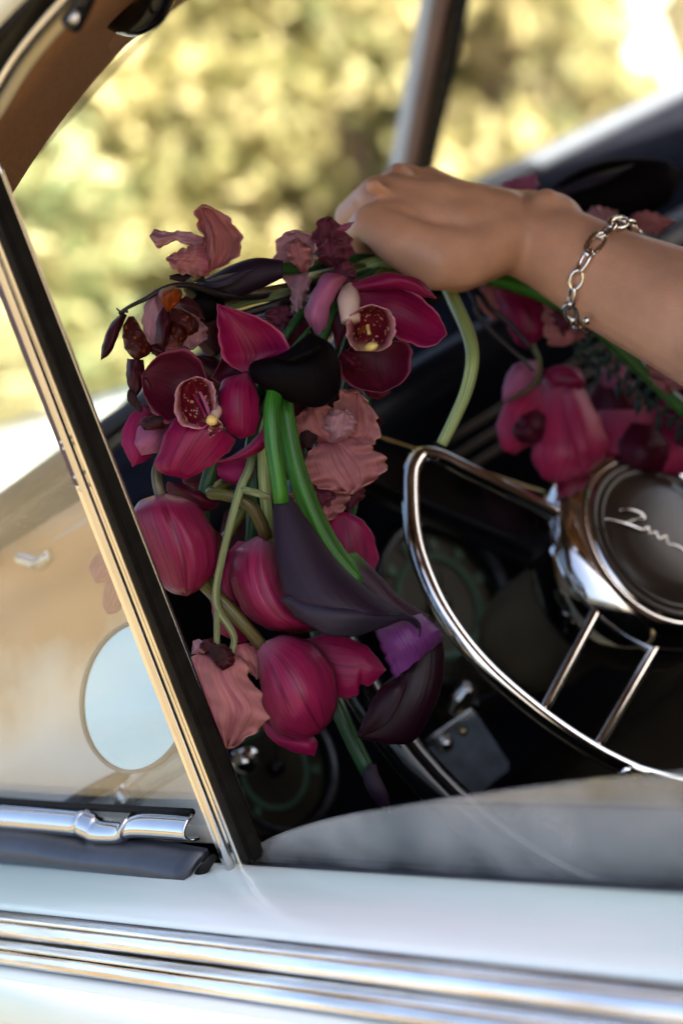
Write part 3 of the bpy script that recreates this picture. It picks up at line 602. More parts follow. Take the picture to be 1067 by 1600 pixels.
def wheelw(f, y):
    c = CW(f, y, 0); c.z = .36; t = part('road_wheel')
    revolve('tyre', [(.20,-.07),(.30,-.085),(.35,-.06),(.36,0),(.35,.06),(.30,.085),(.20,.07)], c, Vector((0,1,0)), M['rubber'], t, n=40)
    revolve('wheel_disc', [(0,.05 if y > .7 else -.05),(.12,.06 if y > .7 else -.06),(.2,.03 if y > .7 else -.03),(.21,0)], c, Vector((0,1,0)), M['chrome'], t, n=40)
for f in (2.15, -1.0):
    for y in (.10, 1.40): wheelw(f, y)
# ------------------------------------------------------------------ forearm and hand: one continuous body
def limb(bm, pts, n=20):
    """tapered capsule chain through (pixel x, pixel y, depth m, radius px); sq flattens it towards the lens"""
    for (a, b) in zip(pts[:-1], pts[1:]):
        pa, pb = P(*a[:3]), P(*b[:3]); ra, rb = a[3]*a[2]/FPX, b[3]*b[2]/FPX; t = (pb-pa).normalized(); N = t.orthogonal().normalized(); B = t.cross(N); L = (pb-pa).length; rings = []
        st = [(-ra*math.cos(k*.26), ra*math.sin(k*.26)) for k in range(1, 6)]+[(L*k/8, ra+(rb-ra)*k/8) for k in range(9)]+[(L+rb*math.sin(k*.26), rb*math.cos(k*.26)) for k in range(1, 6)]
        for h, r in st: rings.append([bm.verts.new(pa+t*h+(N*math.cos(2*math.pi*i/n)+B*math.sin(2*math.pi*i/n))*r) for i in range(n)])
        for j in range(len(rings)-1):
            for i in range(n): bm.faces.new((rings[j][i], rings[j][(i+1) % n], rings[j+1][(i+1) % n], rings[j+1][i]))
        bm.faces.new(list(reversed(rings[0]))); bm.faces.new(rings[-1])
bm = bmesh.new()
limb(bm, [(1900,760,1.00,150),(1640,726,.975,118),(1300,605,1.045,124),(1120,512,1.10,106),(960,440,1.14,83),(865,388,1.16,70),(800,360,1.17,62)])   # forearm to wrist
limb(bm, [(858,356,1.165,58),(815,345,1.175,50)]); limb(bm, [(850,322,1.155,26),(852,320,1.155,27)])                 # ulna head
limb(bm, [(1640,726,.975,118),(1900,640,.96,140),(2150,520,1.0,170)])                                                # elbow, upper arm
IDX, MID, RNG, PNK = (668,292,1.205,33), (628,288,1.185,35), (592,306,1.160,34), (580,346,1.137,31)
for k in (IDX, MID, RNG, PNK): limb(bm, [(790,352,1.172,58),(715,330 if k[1] < 300 else 352,(1.172+k[2])/2,50),k])
limb(bm, [(790,372,1.155,50),(720,402,1.138,50),(682,404,1.132,50),(630,380,1.130,42),PNK])                            # edge of the palm
limb(bm, [(770,395,1.165,40),(715,418,1.155,40),(660,405,1.16,38)])
limb(bm, [RNG,(640,330,1.148,36),(720,350,1.146,46),(790,362,1.16,52)])
limb(bm, [(612,302,1.158,32),(690,322,1.150,44),(780,345,1.16,52)])
for q in ((584,290,1.137,15),(622,266,1.163,15)): limb(bm, [q,(q[0]+14,q[1]+5,q[2]+.004,12)])
for k, q in ((IDX,[(585,345,1.25,27),(598,405,1.255,24),(640,424,1.225,21)]), (MID,[(560,340,1.225,28),(575,400,1.235,25),(625,424,1.205,22)]), (RNG,[(549,338,1.185,27),(566,386,1.20,24),(612,414,1.185,21)]), (PNK,[(561,360,1.150,24),(572,388,1.168,22),(604,408,1.165,19)])):
    limb(bm, [k]+q)
limb(bm, [(760,345,1.195,44),(715,372,1.235,34),(668,395,1.245,26),(628,402,1.232,21)])                                  # thumb
me = bpy.data.meshes.new('m'); bm.to_mesh(me); bm.free()
tmp = bpy.data.objects.new('tmp', me); COL.objects.link(tmp)
m = tmp.modifiers.new('r', 'REMESH'); m.mode = 'VOXEL'; m.voxel_size = .0019
m = tmp.modifiers.new('s', 'SMOOTH'); m.factor = .5; m.iterations = 11
bpy.context.view_layer.update()
body = bpy.data.meshes.new_from_object(tmp.evaluated_get(bpy.context.evaluated_depsgraph_get())); bpy.data.objects.remove(tmp)
# knuckle hollows, tendons and wrist creases pressed into the surface
co = np.empty(len(body.vertices)*3, np.float32); body.vertices.foreach_get('co', co); co = co.reshape(-1, 3).astype(float)
no = np.empty(len(body.vertices)*3, np.float32); body.vertices.foreach_get('normal', no); no = no.reshape(-1, 3).astype(float)
def press(a, b, amp, wd, fade=True):
    a, b = np.array(P(*a)), np.array(P(*b)); ab = b-a; t = np.clip(((co-a)@ab)/(ab@ab), 0, 1); d2 = ((co-(a+t[:, None]*ab))**2).sum(1)
    return amp*np.exp(-d2/(2*wd*wd))*((1-t)**.7 if fade else 1)
dsp = press((566,322,1.125),(690,352,1.100),-.0018,.0045)+press((603,280,1.138),(720,310,1.12),-.0018,.0045)+press((640,258,1.16),(740,290,1.14),-.0014,.004)
dsp += press((586,300,1.122),(760,330,1.11),.0013,.003)+press((622,272,1.145),(770,308,1.13),.0012,.003)+press((580,345,1.105),(700,372,1.085),.0010,.0035)
for k in range(3): dsp += press((770+9*k,300,1.12),(752+10*k,420,1.115),-.0007,.0016,False)
for k in range(3): dsp += press((548+5*k,322-4*k,1.16),(562+5*k,350-4*k,1.15),-.0009,.0012,False)
co += no*dsp[:, None]; body.vertices.foreach_set('co', co.astype(np.float32).ravel()); body.update()
person = link('person', body, M['skin'], loc=P(1700,735,.98))
person['label'] = 'bare tanned arm with a closed fist gripping the flower stems over the steering wheel'; person['category'] = 'person'
# ------------------------------------------------------------------ chain bracelet
bc_ = P(944,430,1.146); ax = (P(1067,495,1.11)-P(830,370,1.165)).normalized(); ax = (ax+RX*.10-RY*.0).normalized()
br = thing('bracelet', 'silver chain bracelet of oval and twisted links around the wrist', 'bracelet', bc_)
f1 = (RZ-ax*RZ.dot(ax)).normalized(); f2 = ax.cross(f1); RB = .0312; NL = 9
def ovalmesh(a, b, r, tw):
    V, Fc = [], []; n, m = 40, 10
    for i in range(n):
        t = 2*math.pi*i/n; c = Vector((a*math.cos(t), b*math.sin(t), 0)); tg = Vector((-a*math.sin(t), b*math.cos(t), 0)).normalized(); nn = Vector((tg.y, -tg.x, 0))
        for j in range(m):
            s = 2*math.pi*j/m; rr = r*(1+(.28*math.cos(2*s+tw*t) if tw else 0)); V.append(c+nn*math.cos(s)*rr+Vector((0,0,1))*math.sin(s)*rr)
    for i in range(n):
        for j in range(m): Fc.append((i*m+j, ((i+1) % n)*m+j, ((i+1) % n)*m+(j+1) % m, i*m+(j+1) % m))
    me = mesh(V, Fc); me.materials.append(M['silver']); me.shade_smooth(); return me
oval, twist, rnd = ovalmesh(.0068,.0031,.00135,0), ovalmesh(.0080,.0036,.0017,22), ovalmesh(.0056,.0035,.0015,0)
for k in range(NL*2):
    t = math.pi*k/NL-.25; d = f1*math.cos(t)+f2*math.sin(t); tg = -f1*math.sin(t)+f2*math.cos(t)
    me = (twist if k % 4 == 0 else rnd) if k % 2 == 0 else oval
    sq = math.radians(28 if k % 2 else -22); sd_ = ax*math.cos(sq)+d*math.sin(sq); up_ = tg.cross(sd_)
    o = bpy.data.objects.new('link', me); COL.objects.link(o); o.parent = br
    pz = d*(RB+.0016)
    o.matrix_local = Matrix(((tg.x,sd_.x,up_.x,pz.x),(tg.y,sd_.y,up_.y,pz.y),(tg.z,sd_.z,up_.z,pz.z),(0,0,0,1)))
    o.scale = (1, 1, 1)
o = revolve('clasp', [(0,.0025),(.0022,.0015),(.0028,0),(.0022,-.0015),(0,-.0025)], P(917,500,1.118), RX, M['silver'], br, n=16)

# ------------------------------------------------------------------ flowers; every bloom with its stem is a thing of its own
GRIP = (640,402)
def bloom(name, label, cat, x, y, D): return thing(name, label, cat, P(x, y, D))
ORC, SWP, CAL = 'orchid', 'sweet pea', 'calla lily'
def gripstem(pts, r, D, mat, t, z=-120): stem('stem', pts+[(GRIP[0]-20, GRIP[1]+10, -100+(D-1.07)*1000), (GRIP[0]+60, GRIP[1]+12, -100+(D-1.07)*1000)], r, D, mat, t)

# O1 open orchid facing the window
D = 1.05; t = bloom('orchid_bloom', 'open magenta orchid showing its spotted pale-rimmed lip beside the black calla', ORC, 345, 640, D)
sheet('petal', [(380,582,-4),(350,562,2),(341,520,6),(339,474,2)], [(392,580,-4),(436,556,0),(453,541,2),(425,507,6),(382,487,6),(339,474,2)], D, M['orchid'], t, cup=-7, curl=4, ruf=1)
sheet('petal', [(384,582,-2),(347,596,2),(342,638,4),(352,668,3),(376,685,0)], [(390,582,-4),(402,610,2),(406,650,4),(398,676,2),(376,685,0)], D, M['orchid'], t, cup=9)
sheet('petal', [(430,625,-6),(404,678,0),(365,711,2),(331,723,4)], [(436,628,-8),(430,668,-4),(415,698,-2),(382,716,0),(331,724,4)], D, M['orchid'], t, cup=5)
sheet('petal', [(332,655,0),(276,652,4),(250,700,6),(245,734,6),(292,748,4)], [(348,668,0),(368,690,2),(338,722,4),(312,738,4),(292,748,4)], D, M['orchid'], t, cup=8, wav=1.2)
sheet('petal', [(330,612,-8),(312,562,-4),(286,545,-2),(246,556,0),(221,586,0)], [(322,645,-8),(278,654,-2),(257,660,0),(228,625,2),(221,586,0)], D, M['orchid_dark'], t, cup=-6, curl=5)
sheet('petal', [(400,590,-12),(352,600,-10),(330,590,-10)], [(405,560,-12),(360,545,-10),(330,590,-10)], D, M['orchid_dark'], t, cup=-4)
lp = sheet('lip', [(330,655,6),(316,669,12),(285,664,15),(273,640,16),(279,602,16),(306,588,14)], [(338,650,6),(336,640,10),(337,622,12),(334,602,13),(322,592,14),(306,588,14)], D, M['lip'], t, cup=-11, curl=3, ruf=2.2, freq=5, nu=21)
stem('lip_crest', [(322,652,9),(312,632,6),(302,616,5)], [2.5,3,2], D, M['orchid'], lp); stem('lip_crest', [(328,650,9),(321,630,6),(312,612,5)], [2.5,3,2], D, M['lilac'], lp)
c_ = stem('column', [(345,634,-4),(338,645,8),(333,655,13)], [8,8,7], D, M['cream'], t); blob('anther_cap', 331, 656, 17, D, 9, M['yellow'], c_)
sheet('lip_lobe', [(330,660,10),(325,672,12),(328,684,12)], [(342,655,10),(348,668,12),(328,684,12)], D, M['lip'], t, cup=3, ruf=1.5)
gripstem([(360,625,-14),(420,560,-30),(500,460,-50)], 7, D, M['stem_deep'], t)
# O2 orchid under the fist
D = 1.075; t = bloom('orchid_bloom', 'dark wine orchid with cream throat and yellow pollen, tucked under the fist', ORC, 585, 530, D)
sheet('petal', [(541,446,-4),(580,431,0),(612,426,2),(656,437,2),(681,464,2)], [(545,456,-4),(590,455,0),(632,452,2),(662,463,2),(681,466,2)], D, M['orchid'], t, cup=6)
sheet('petal', [(556,458,-6),(622,447,-2),(666,471,0),(690,500,2),(698,523,4)], [(560,495,-6),(606,520,-4),(640,536,-2),(673,542,2),(698,523,4)], D, M['orchid'], t, cup=-7, curl=2)
sheet('petal', [(556,532,-6),(531,562,-4),(534,590,-2),(560,607,0),(600,613,0)], [(604,532,-6),(638,536,-4),(643,560,-2),(634,592,0),(600,613,0)], D, M['orchid_dark'], t, cup=-6, curl=4)
sheet('petal', [(532,428,-2),(506,428,4),(487,460,8),(476,492,8),(498,527,6)], [(541,434,-2),(530,452,4),(516,480,8),(512,505,8),(498,527,6)], D, M['lilac'], t, cup=7, curl=-2)
sheet('petal', [(525,425,-4),(528,440,-6),(515,480,-8),(525,545,-8)], [(548,442,-6),(552,470,-8),(545,510,-8),(525,545,-8)], D, M['orchid_dark'], t, cup=4)
stem('column', [(546,452,-8),(545,475,8),(548,502,12)], [13,18,15], D, M['cream'], t, n=18)
lp = sheet('lip', [(556,548,2),(543,530,8),(542,505,14),(554,486,17),(580,475,18)], [(590,549,2),(607,541,8),(618,515,14),(610,487,17),(580,475,18)], D, M['lip'], t, cup=-14, curl=3, ruf=2, freq=5, nu=21)
blob('anther_cap', 580, 541, 12, D, 10, M['yellow'], lp, (1.2,1,.7)); stem('lip_crest', [(560,522,4),(568,510,1),(572,498,-1)], [3,4,3], D, M['orange'], lp); stem('lip_crest', [(577,522,4),(574,508,1),(574,497,-1)], [3,3,3], D, M['yellow'], lp)
sheet('lip_lobe', [(528,560,6),(545,572,8),(572,578,8)], [(535,545,4),(555,555,8),(572,578,8)], D, M['orchid_dark'], t, cup=5, ruf=1.5)
sheet('petal', [(560,600,-8),(575,618,-8),(592,624,-8)], [(600,600,-8),(610,612,-8),(592,624,-8)], D, M['orchid_dark'], t, cup=3)
gripstem([(570,500,-16),(575,450,-30)], 7, D, M['stem_olive'], t)
# O3 bright half-hidden bloom at the far left of the bunch
D = 1.075; t = bloom('orchid_bloom', 'bright magenta orchid glowing at the edge of the bunch above the bonnet', ORC, 240, 690, D)
sheet('petal', [(224,630,0),(199,655,2),(190,690,4),(207,729,2)], [(240,648,0),(238,690,2),(236,714,2),(207,729,2)], D, M['orchid_hot'], t, cup=5)
sheet('petal', [(260,656,4),(224,658,8),(211,690,10),(222,711,8)], [(268,668,4),(264,690,8),(246,706,10),(222,711,8)], D, M['lilac'], t, cup=7)
sheet('petal', [(345,715,0),(338,733,4),(348,750,4),(372,758,2)], [(400,712,0),(396,735,4),(388,750,4),(372,758,2)], D, M['orchid_hot'], t, cup=5)
gripstem([(262,662,-4),(330,610,-40),(450,500,-50)], 6, D, M['stem_deep'], t)
# O4 hanging bloom by the post
D = 1.06; t = bloom('orchid_bloom', 'drooping rose orchid seen from behind, hanging against the chrome window post', ORC, 255, 776, D)
sheet('petal', [(247,772,0),(215,786,4),(209,812,8),(231,870,10),(259,920,6),(292,931,0)], [(259,771,0),(302,784,4),(333,825,8),(341,872,10),(326,909,6),(292,931,0)], D, M['orchid_back'], t, cup=19, curl=-5, keel=2.5)
sheet('petal', [(262,752,-10),(262,768,-12),(300,803,-14)], [(290,756,-10),(342,786,-12),(300,808,-14)], D, M['orchid_dark'], t, cup=6)
sheet('petal', [(300,800,-10),(320,860,-16),(345,930,-14),(368,955,-12)], [(345,835,-14),(366,880,-16),(372,930,-14),(368,955,-12)], D, M['orchid_dark'], t, cup=5)
sheet('petal', [(210,815,-8),(160,858,-10),(140,885,-10),(150,912,-8)], [(222,840,-8),(205,880,-10),(180,905,-8),(150,912,-8)], D, M['dusty'], t, cup=4)
sheet('petal', [(205,870,-10),(170,900,-12),(160,940,-12),(168,960,-12)], [(228,890,-10),(205,925,-12),(185,955,-12),(168,960,-12)], D, M['dusty'], t, cup=4)
stem('pedicel', [(330,640,-30),(262,700,-12),(246,730,-2),(246,755,2),(252,778,2)], [6,7,7,9], D, M['stem_brown'], t); gripstem([(330,640,-30),(400,560,-40)], 6, D, M['stem_brown'], t)
# O5
D = 1.065; t = bloom('orchid_bloom', 'drooping rose orchid with pale streaked back, left of the aubergine calla', ORC, 410, 840, D)
sheet('petal', [(400,838,0),(369,860,4),(361,900,8),(377,950,9),(414,981,5),(460,986,0)], [(416,838,0),(436,868,4),(456,920,8),(480,958,8),(498,975,3),(460,986,0)], D, M['orchid_back'], t, cup=18, curl=-4, keel=2)
sheet('petal', [(372,845,-10),(345,880,-10),(340,920,-10),(360,960,-10)], [(400,850,-12),(385,900,-12),(385,940,-12),(360,960,-10)], D, M['orchid'], t, cup=5)
sheet('petal', [(425,985,-6),(465,990,-6),(508,982,-4)], [(450,960,-8),(490,968,-6),(508,982,-4)], D, M['orchid_dark'], t, cup=4)
sheet('petal', [(330,940,-10),(340,985,-10),(385,1010,-10)], [(360,935,-10),(385,965,-10),(385,1010,-10)], D, M['orchid'], t, cup=5)
stem('pedicel', [(420,700,-30),(360,748,-20),(330,769,0),(350,773,6),(380,782,8),(402,805,6),(416,842,2)], [6,7,9,9,10,10,11], D, M['stem_olive'], t); gripstem([(420,700,-30),(470,560,-45)], 6, D, M['stem_olive'], t)
# O6 big round one
D = 1.055; t = bloom('orchid_bloom', 'large round magenta orchid hanging lowest in the bunch above the gauge', ORC, 408, 1008, D)
sheet('petal', [(402,1012,0),(405,1050,4),(411,1100,8),(430,1141,8),(468,1154,3),(502,1144,0)], [(410,1004,0),(452,992,4),(500,1014,8),(526,1061,9),(523,1113,5),(502,1144,0)], D, M['orchid_back'], t, cup=20, curl=-5, wav=.8)
sheet('petal', [(465,1002,-10),(520,991,-8),(572,1010,-6),(603,1047,-4)], [(480,1040,-10),(524,1086,-8),(557,1089,-6),(562,1070,-5),(576,1072,-5),(603,1047,-4)], D, M['orchid'], t, cup=7)
sheet('petal', [(406,1126,-10),(424,1156,-8),(460,1176,-6),(491,1181,-4)], [(420,1125,-10),(452,1148,-8),(488,1150,-6),(496,1164,-5),(491,1181,-4)], D, M['orchid'], t, cup=6)
stem('pedicel', [(420,740,-40),(340,860,-30),(318,904,-8),(332,926,0),(352,945,4),(384,980,4),(410,1010,0)], [6,7,9,10,11,11,10], D, M['stem_olive'], t); gripstem([(420,740,-40),(470,560,-45)], 6, D, M['stem_deep'], t)
# O7 dark petals behind the callas
D = 1.10; t = bloom('orchid_bloom', 'shadowed wine orchid petal behind the two green calla stems', ORC, 550, 850, D)
sheet('petal', [(500,880,0),(505,830,2),(518,806,4),(530,800,4)], [(580,902,0),(591,872,2),(578,826,4),(550,803,4),(530,800,4)], D, M['orchid'], t, cup=6)
sheet('petal', [(440,790,-6),(430,830,-6),(450,900,-6),(500,930,-6)], [(500,800,-6),(540,850,-6),(560,910,-6),(500,930,-6)], D, M['orchid_dark'], t, cup=5)
gripstem([(540,850,-6),(570,700,-40),(580,540,-50)], 6, D, M['stem_deep'], t)

D = 1.105; t = bloom('orchid_bloom', 'shadowed wine orchid deep in the heart of the bunch behind the black calla', ORC, 430, 600, D)
for L, R, mat in (([(440,600),(405,560,2),(420,500,4),(450,490,4)], [(460,600),(480,560,2),(475,510,4),(450,490,4)], 'orchid_dark'), ([(430,610),(380,600,2),(340,560,4),(300,555,4)], [(435,640),(370,640,2),(320,600,4),(300,555,4)], 'maroon'),
    ([(440,620),(400,660,2),(390,720,4),(420,760,4)], [(480,620),(480,680,2),(460,740,4),(420,760,4)], 'orchid_dark'), ([(460,610),(500,600,2),(560,620,4),(600,660,4)], [(455,650),(500,680,2),(560,690,4),(600,660,4)], 'maroon'),
    ([(330,560,-6),(290,520,-4),(280,490,-4),(310,480,-4)], [(360,540,-6),(350,500,-4),(335,480,-4),(310,480,-4)], 'maroon'), ([(500,560,-6),(520,500,-4),(505,460,-4),(480,470,-4)], [(470,560,-6),(455,520,-4),(460,480,-4),(480,470,-4)], 'dusty_dark'),
    ([(380,780,-6),(430,800,-6),(450,860,-6),(420,900,-6)], [(350,800,-6),(345,860,-6),(380,900,-6),(420,900,-6)], 'maroon'), ([(270,700,-8),(290,760,-8),(330,790,-8)], [(330,700,-8),(370,740,-8),(330,790,-8)], 'orchid_dark')):
    sheet('petal', L, R, D, M[mat], t, cup=6, ruf=1.5, wav=1.2)
gripstem([(450,600,-10),(520,500,-40)], 6, D, M['stem_dark'], t)
# dusty ruffled sweet peas
def ruff(label, x, y, D, petals, stems=None, cat=SWP, calyx=None):
    t = bloom('sweet_pea', label, cat, x, y, D)
    for L, R, mat, kw in petals: sheet('petal', L, R, D, M[mat], t, **dict(dict(ruf=3.4, freq=4, wav=1.3, cup=5, nu=27, nv=40, frill=3.2, crink=.55), **kw))
    for pts, r, mat in (stems or []): stem('stem', pts, r, D, M[mat], t)
    if calyx: pod('calyx', calyx[0], calyx[1], D, M['calyx'], t)
    return t
G = lambda D: [(GRIP[0]-20, GRIP[1]+6, -100+(D-1.07)*1000), (GRIP[0]+60, GRIP[1]+10, -100+(D-1.07)*1000)]
ruff('dusty pink sweet pea standing up highest at the tip of the bunch', 326, 425, 1.07, [
    ([(324,424,-4),(321,385,0),(309,352,4),(305,328,6),(318,320,6)], [(336,420,-4),(360,410,0),(378,385,4),(372,358,6),(346,330,6),(318,320,6)], 'dusty', dict(cup=-8, ruf=2)),
    ([(320,424,2),(324,385,8),(322,352,10),(314,326,6)], [(330,424,2),(337,395,8),(332,355,10),(314,326,6)], 'dusty', dict(cup=6, ruf=1)),
    ([(318,370,0),(290,361,4),(262,362,6),(242,358,4),(234,368,2)], [(318,386,0),(300,384,4),(272,376,6),(248,387,4),(234,368,2)], 'dusty_pale', dict(cup=5)),
    ([(322,384,6),(302,383,8),(283,389,10),(260,403,6)], [(328,430,6),(300,430,8),(274,422,10),(260,403,6)], 'dusty', dict(cup=6))],
    [([(322,424,0),(300,436,2),(292,452,-4),(330,470,-20),(450,450,-60)]+G(1.07), [5,7,7,5,5,5], 'stem_brown')], calyx=([(265,430),(285,426),(318,428)], [(265,436),(285,440),(322,440)]))
ruff('pale mauve sweet pea against the trees between calla and fist', 462, 450, 1.10, [
    ([(458,455),(440,432),(429,400,4),(438,368,4),(462,360,2)], [(470,452),(482,425),(493,395,4),(487,368,4),(462,360,2)], 'dusty_pale', dict(cup=-5)),
    ([(470,425,4),(450,400,8),(448,380,8),(466,372,6)], [(480,425,4),(486,405,8),(482,385,8),(466,372,6)], 'dusty', dict(cup=6)),
    ([(470,430,8),(455,452,8),(457,478,8),(467,493,8)], [(487,434,8),(480,460,8),(475,484,8),(467,493,8)], 'dusty_pale', dict(cup=4)),
    ([(428,478,0),(412,495,0),(440,516,0)], [(452,476,0),(458,500,0),(440,516,0)], 'dusty_dark', {})],
    [([(468,440,-2),(520,430,-40)]+G(1.10), 4, 'stem_brown')])
ruff('faded wine sweet pea touching the fist at the knuckles', 522, 415, 1.10, [
    ([(516,418),(493,402),(487,375,2),(497,344,4),(514,339,4)], [(530,414),(552,396),(547,370,2),(532,350,4),(514,339,4)], 'dusty_dark', dict(cup=7)),
    ([(518,414,6),(500,398,8),(498,380,8),(515,366,8)], [(528,412,6),(538,395,8),(534,375,8),(515,366,8)], 'dusty_dark', dict(cup=5)),
    ([(524,412,4),(515,430,4),(520,445,4),(540,450,4)], [(545,405,4),(556,425,4),(555,442,4),(540,450,4)], 'dusty_dark', dict(cup=5)),
    ([(525,356,6),(535,350,6),(553,346,6)], [(530,364,6),(542,359,6),(553,346,6)], 'lilac', dict(ruf=.5))],
    [([(520,412,-2),(560,415,-40)]+G(1.10), 4, 'stem_brown')])
ruff('large ruffled dusty pink sweet pea right of the green calla stems', 505, 690, 1.085, [
    ([(500,690),(475,718,4),(478,750,6),(520,769,6),(548,771,4)], [(535,680),(582,700,4),(605,722,6),(592,746,6),(548,771,4)], 'dusty', dict(ruf=4, freq=5)),
    ([(500,690,4),(463,682,6),(462,652,6),(486,634,4)], [(522,690,4),(533,660,6),(517,634,6),(486,634,4)], 'dusty', dict(ruf=3)),
    ([(518,692),(520,650,4),(534,610,4),(560,611,2)], [(546,696),(588,692,4),(591,660,4),(577,630,4),(560,611,2)], 'dusty', dict(ruf=3, cup=-4)),
    ([(515,692,8),(505,662,10),(520,640,10),(540,640,8)], [(528,692,8),(550,676,10),(555,655,10),(540,640,8)], 'dusty_pale', dict(ruf=3))],
    [([(510,690,-4),(540,600,-40),(570,480,-50)]+G(1.085), 5, 'stem_deep')], calyx=([(472,668,8),(468,684,8),(478,698,8)], [(490,668,8),(497,684,8),(486,700,8)]))
ruff('small crumpled pink sweet pea below the larger ruffled one', 480, 745, 1.095, [
    ([(465,740),(455,770,4),(470,802,6),(502,818,4)], [(512,742),(545,768,4),(532,802,6),(502,818,4)], 'dusty', dict(ruf=4, freq=5)),
    ([(480,745,6),(480,775,8),(505,800,8)], [(515,748,6),(530,775,8),(505,800,8)], 'dusty_dark', dict(ruf=3)),
    ([(505,745,-4),(530,780,-4),(545,800,-4)], [(545,745,-4),(570,770,-4),(545,800,-4)], 'dusty_dark', dict(ruf=3))],
    [([(480,745,-4),(510,640,-40),(560,480,-50)]+G(1.095), 4, 'stem_deep')])
t = ruff('ruffled dusty pink sweet pea hanging upside down beside the window post', 350, 1020, 1.06, [
    ([(328,1022),(296,1030,4),(305,1080,8),(328,1132,8),(355,1169,4)], [(346,1024),(378,1030,4),(396,1070,8),(428,1112,8),(402,1142,6),(372,1166,4),(355,1169,4)], 'dusty', dict(ruf=4, freq=5, cup=7, keel=2)),
    ([(360,1010,-4),(372,1030,-4),(402,1062,-4)], [(392,1004,-4),(409,1030,-4),(402,1062,-4)], 'dusty', dict(ruf=2)),
    ([(330,1015,-2),(312,1000,0),(302,1004,0),(300,1022,0)], [(340,1022,-2),(328,1016,2),(316,1022,2),(300,1022,0)], 'dusty_pale', dict(ruf=2))],
    [([(440,640,-40),(400,700,-6),(388,735,6),(374,768,14),(352,850,16),(338,920,14),(342,955,14),(360,982,12),(366,1000,8),(360,1026,6)], [5,6,7,7,6,6,5], 'stem_grey'), ([(340,940,14),(339,975,14),(339,1012,8)], [5,5], 'stem_grey'), ([(376,764,14),(400,770,14),(422,778,10)], [6,6,5], 'stem_grey'), ([(440,640,-40),(500,520,-50)]+G(1.06), 5, 'stem_grey')],
    calyx=([(322,1008,8),(330,1028,10),(348,1050,10)], [(352,1006,8),(366,1026,10),(352,1050,10)]))
for L, R in (([(318,1000,8),(312,1012,8),(330,1024,8)], [(332,996,8),(340,1010,8),(330,1024,8)]), ([(340,1012,12),(336,1034,12),(348,1048,12)], [(362,1014,12),(366,1036,12),(348,1048,12)])): sheet('sepal', L, R, 1.06, M['maroon'], t, cup=4, ruf=2)
# whitish petal among the rust-brown ones
ruff('whitish pink curled sweet pea petal among rusty brown blooms', 246, 455, 1.065, [
    ([(242,450),(226,480,4),(223,512,4),(240,550,2)], [(252,454),(257,490,4),(252,520,4),(240,550,2)], 'dusty_pale', dict(ruf=1)),
    ([(262,470,-4),(258,512,-4),(274,542,-4),(300,545,-4)], [(292,468,-4),(315,500,-4),(324,526,-4),(300,545,-4)], 'dusty_pale', dict(ruf=3)),
    ([(235,530,-2),(246,552,0),(262,560,0)], [(262,525,-2),(285,545,0),(262,560,0)], 'dusty', dict(ruf=2))],
    [([(248,458,-4),(300,470,-20),(420,450,-60)]+G(1.065), 4, 'stem_dark')])
# rust-brown withered bloom
D = 1.055; t = bloom('withered_orchid', 'withered rust brown orchid with curled orange spotted petals, leftmost in the bunch', ORC, 230, 490, D)
for L, R, mat in (
    ([(192,487),(172,508,4),(160,540,4),(158,562,2)], [(198,492),(186,520,4),(173,550,4),(158,562,2)], 'maroon'),
    ([(201,494),(192,515,4),(196,545,4),(213,564,2)], [(209,494),(224,520,4),(236,548,4),(213,564,2)], 'rust'),
    ([(267,447,6),(249,455,10),(251,470,10),(262,487,8)], [(273,447,6),(284,456,10),(279,472,10),(262,487,8)], 'orange'),
    ([(256,477,4),(245,500,8),(246,530,8),(254,547,6)], [(264,480,4),(268,505,8),(263,535,8),(254,547,6)], 'maroon'),
    ([(267,482,6),(271,505,10),(290,524,10),(309,518,6)], [(275,481,6),(296,490,10),(310,504,10),(309,518,6)], 'rust'),
    ([(268,500,8),(267,520,10),(282,543,8)], [(282,500,8),(294,520,10),(282,543,8)], 'rust'),
    ([(280,470,4),(285,480,4),(320,500,4)], [(290,462,4),(310,475,4),(320,500,4)], 'maroon'),
    ([(199,560,-2),(198,592,0),(209,626,0)], [(224,562,-2),(226,595,0),(209,626,0)], 'maroon'),
    ([(232,540,2),(236,550,2),(250,560,2)], [(246,536,2),(258,545,2),(250,560,2)], 'maroon'),
    ([(228,650,8),(218,660,8),(226,672,8)], [(246,648,8),(258,668,8),(226,672,8)], 'maroon')):
    sheet('petal', L, R, D, M[mat], t, cup=5, curl=-3, ruf=1.2, wav=1)
blob('seed_pod', 207, 622, 6, D, 10, M['calyx'], t, (.8,.8,1.5)); blob('seed_pod', 216, 634, 6, D, 7, M['calyx'], t, (1,.7,1.6)); blob('seed_pod', 243, 658, 10, D, 12, M['calyx'], t, (1,1.3,.8)); blob('seed_pod', 230, 600, 4, D, 7, M['maroon'], t, (.8,.8,1.7))
stem('stem', [(186,490,2),(200,480,2),(228,466,-2),(262,448,-4),(300,446,-10),(360,462,-24),(450,455,-60)]+G(D), [2.5,4,5,6,6,6,6,6], D, M['stem_dark'], t)
stem('tendril', [(200,486,2),(188,486,2),(182,481,2)], [2.5,1.2], D, M['stem_dark'], t)

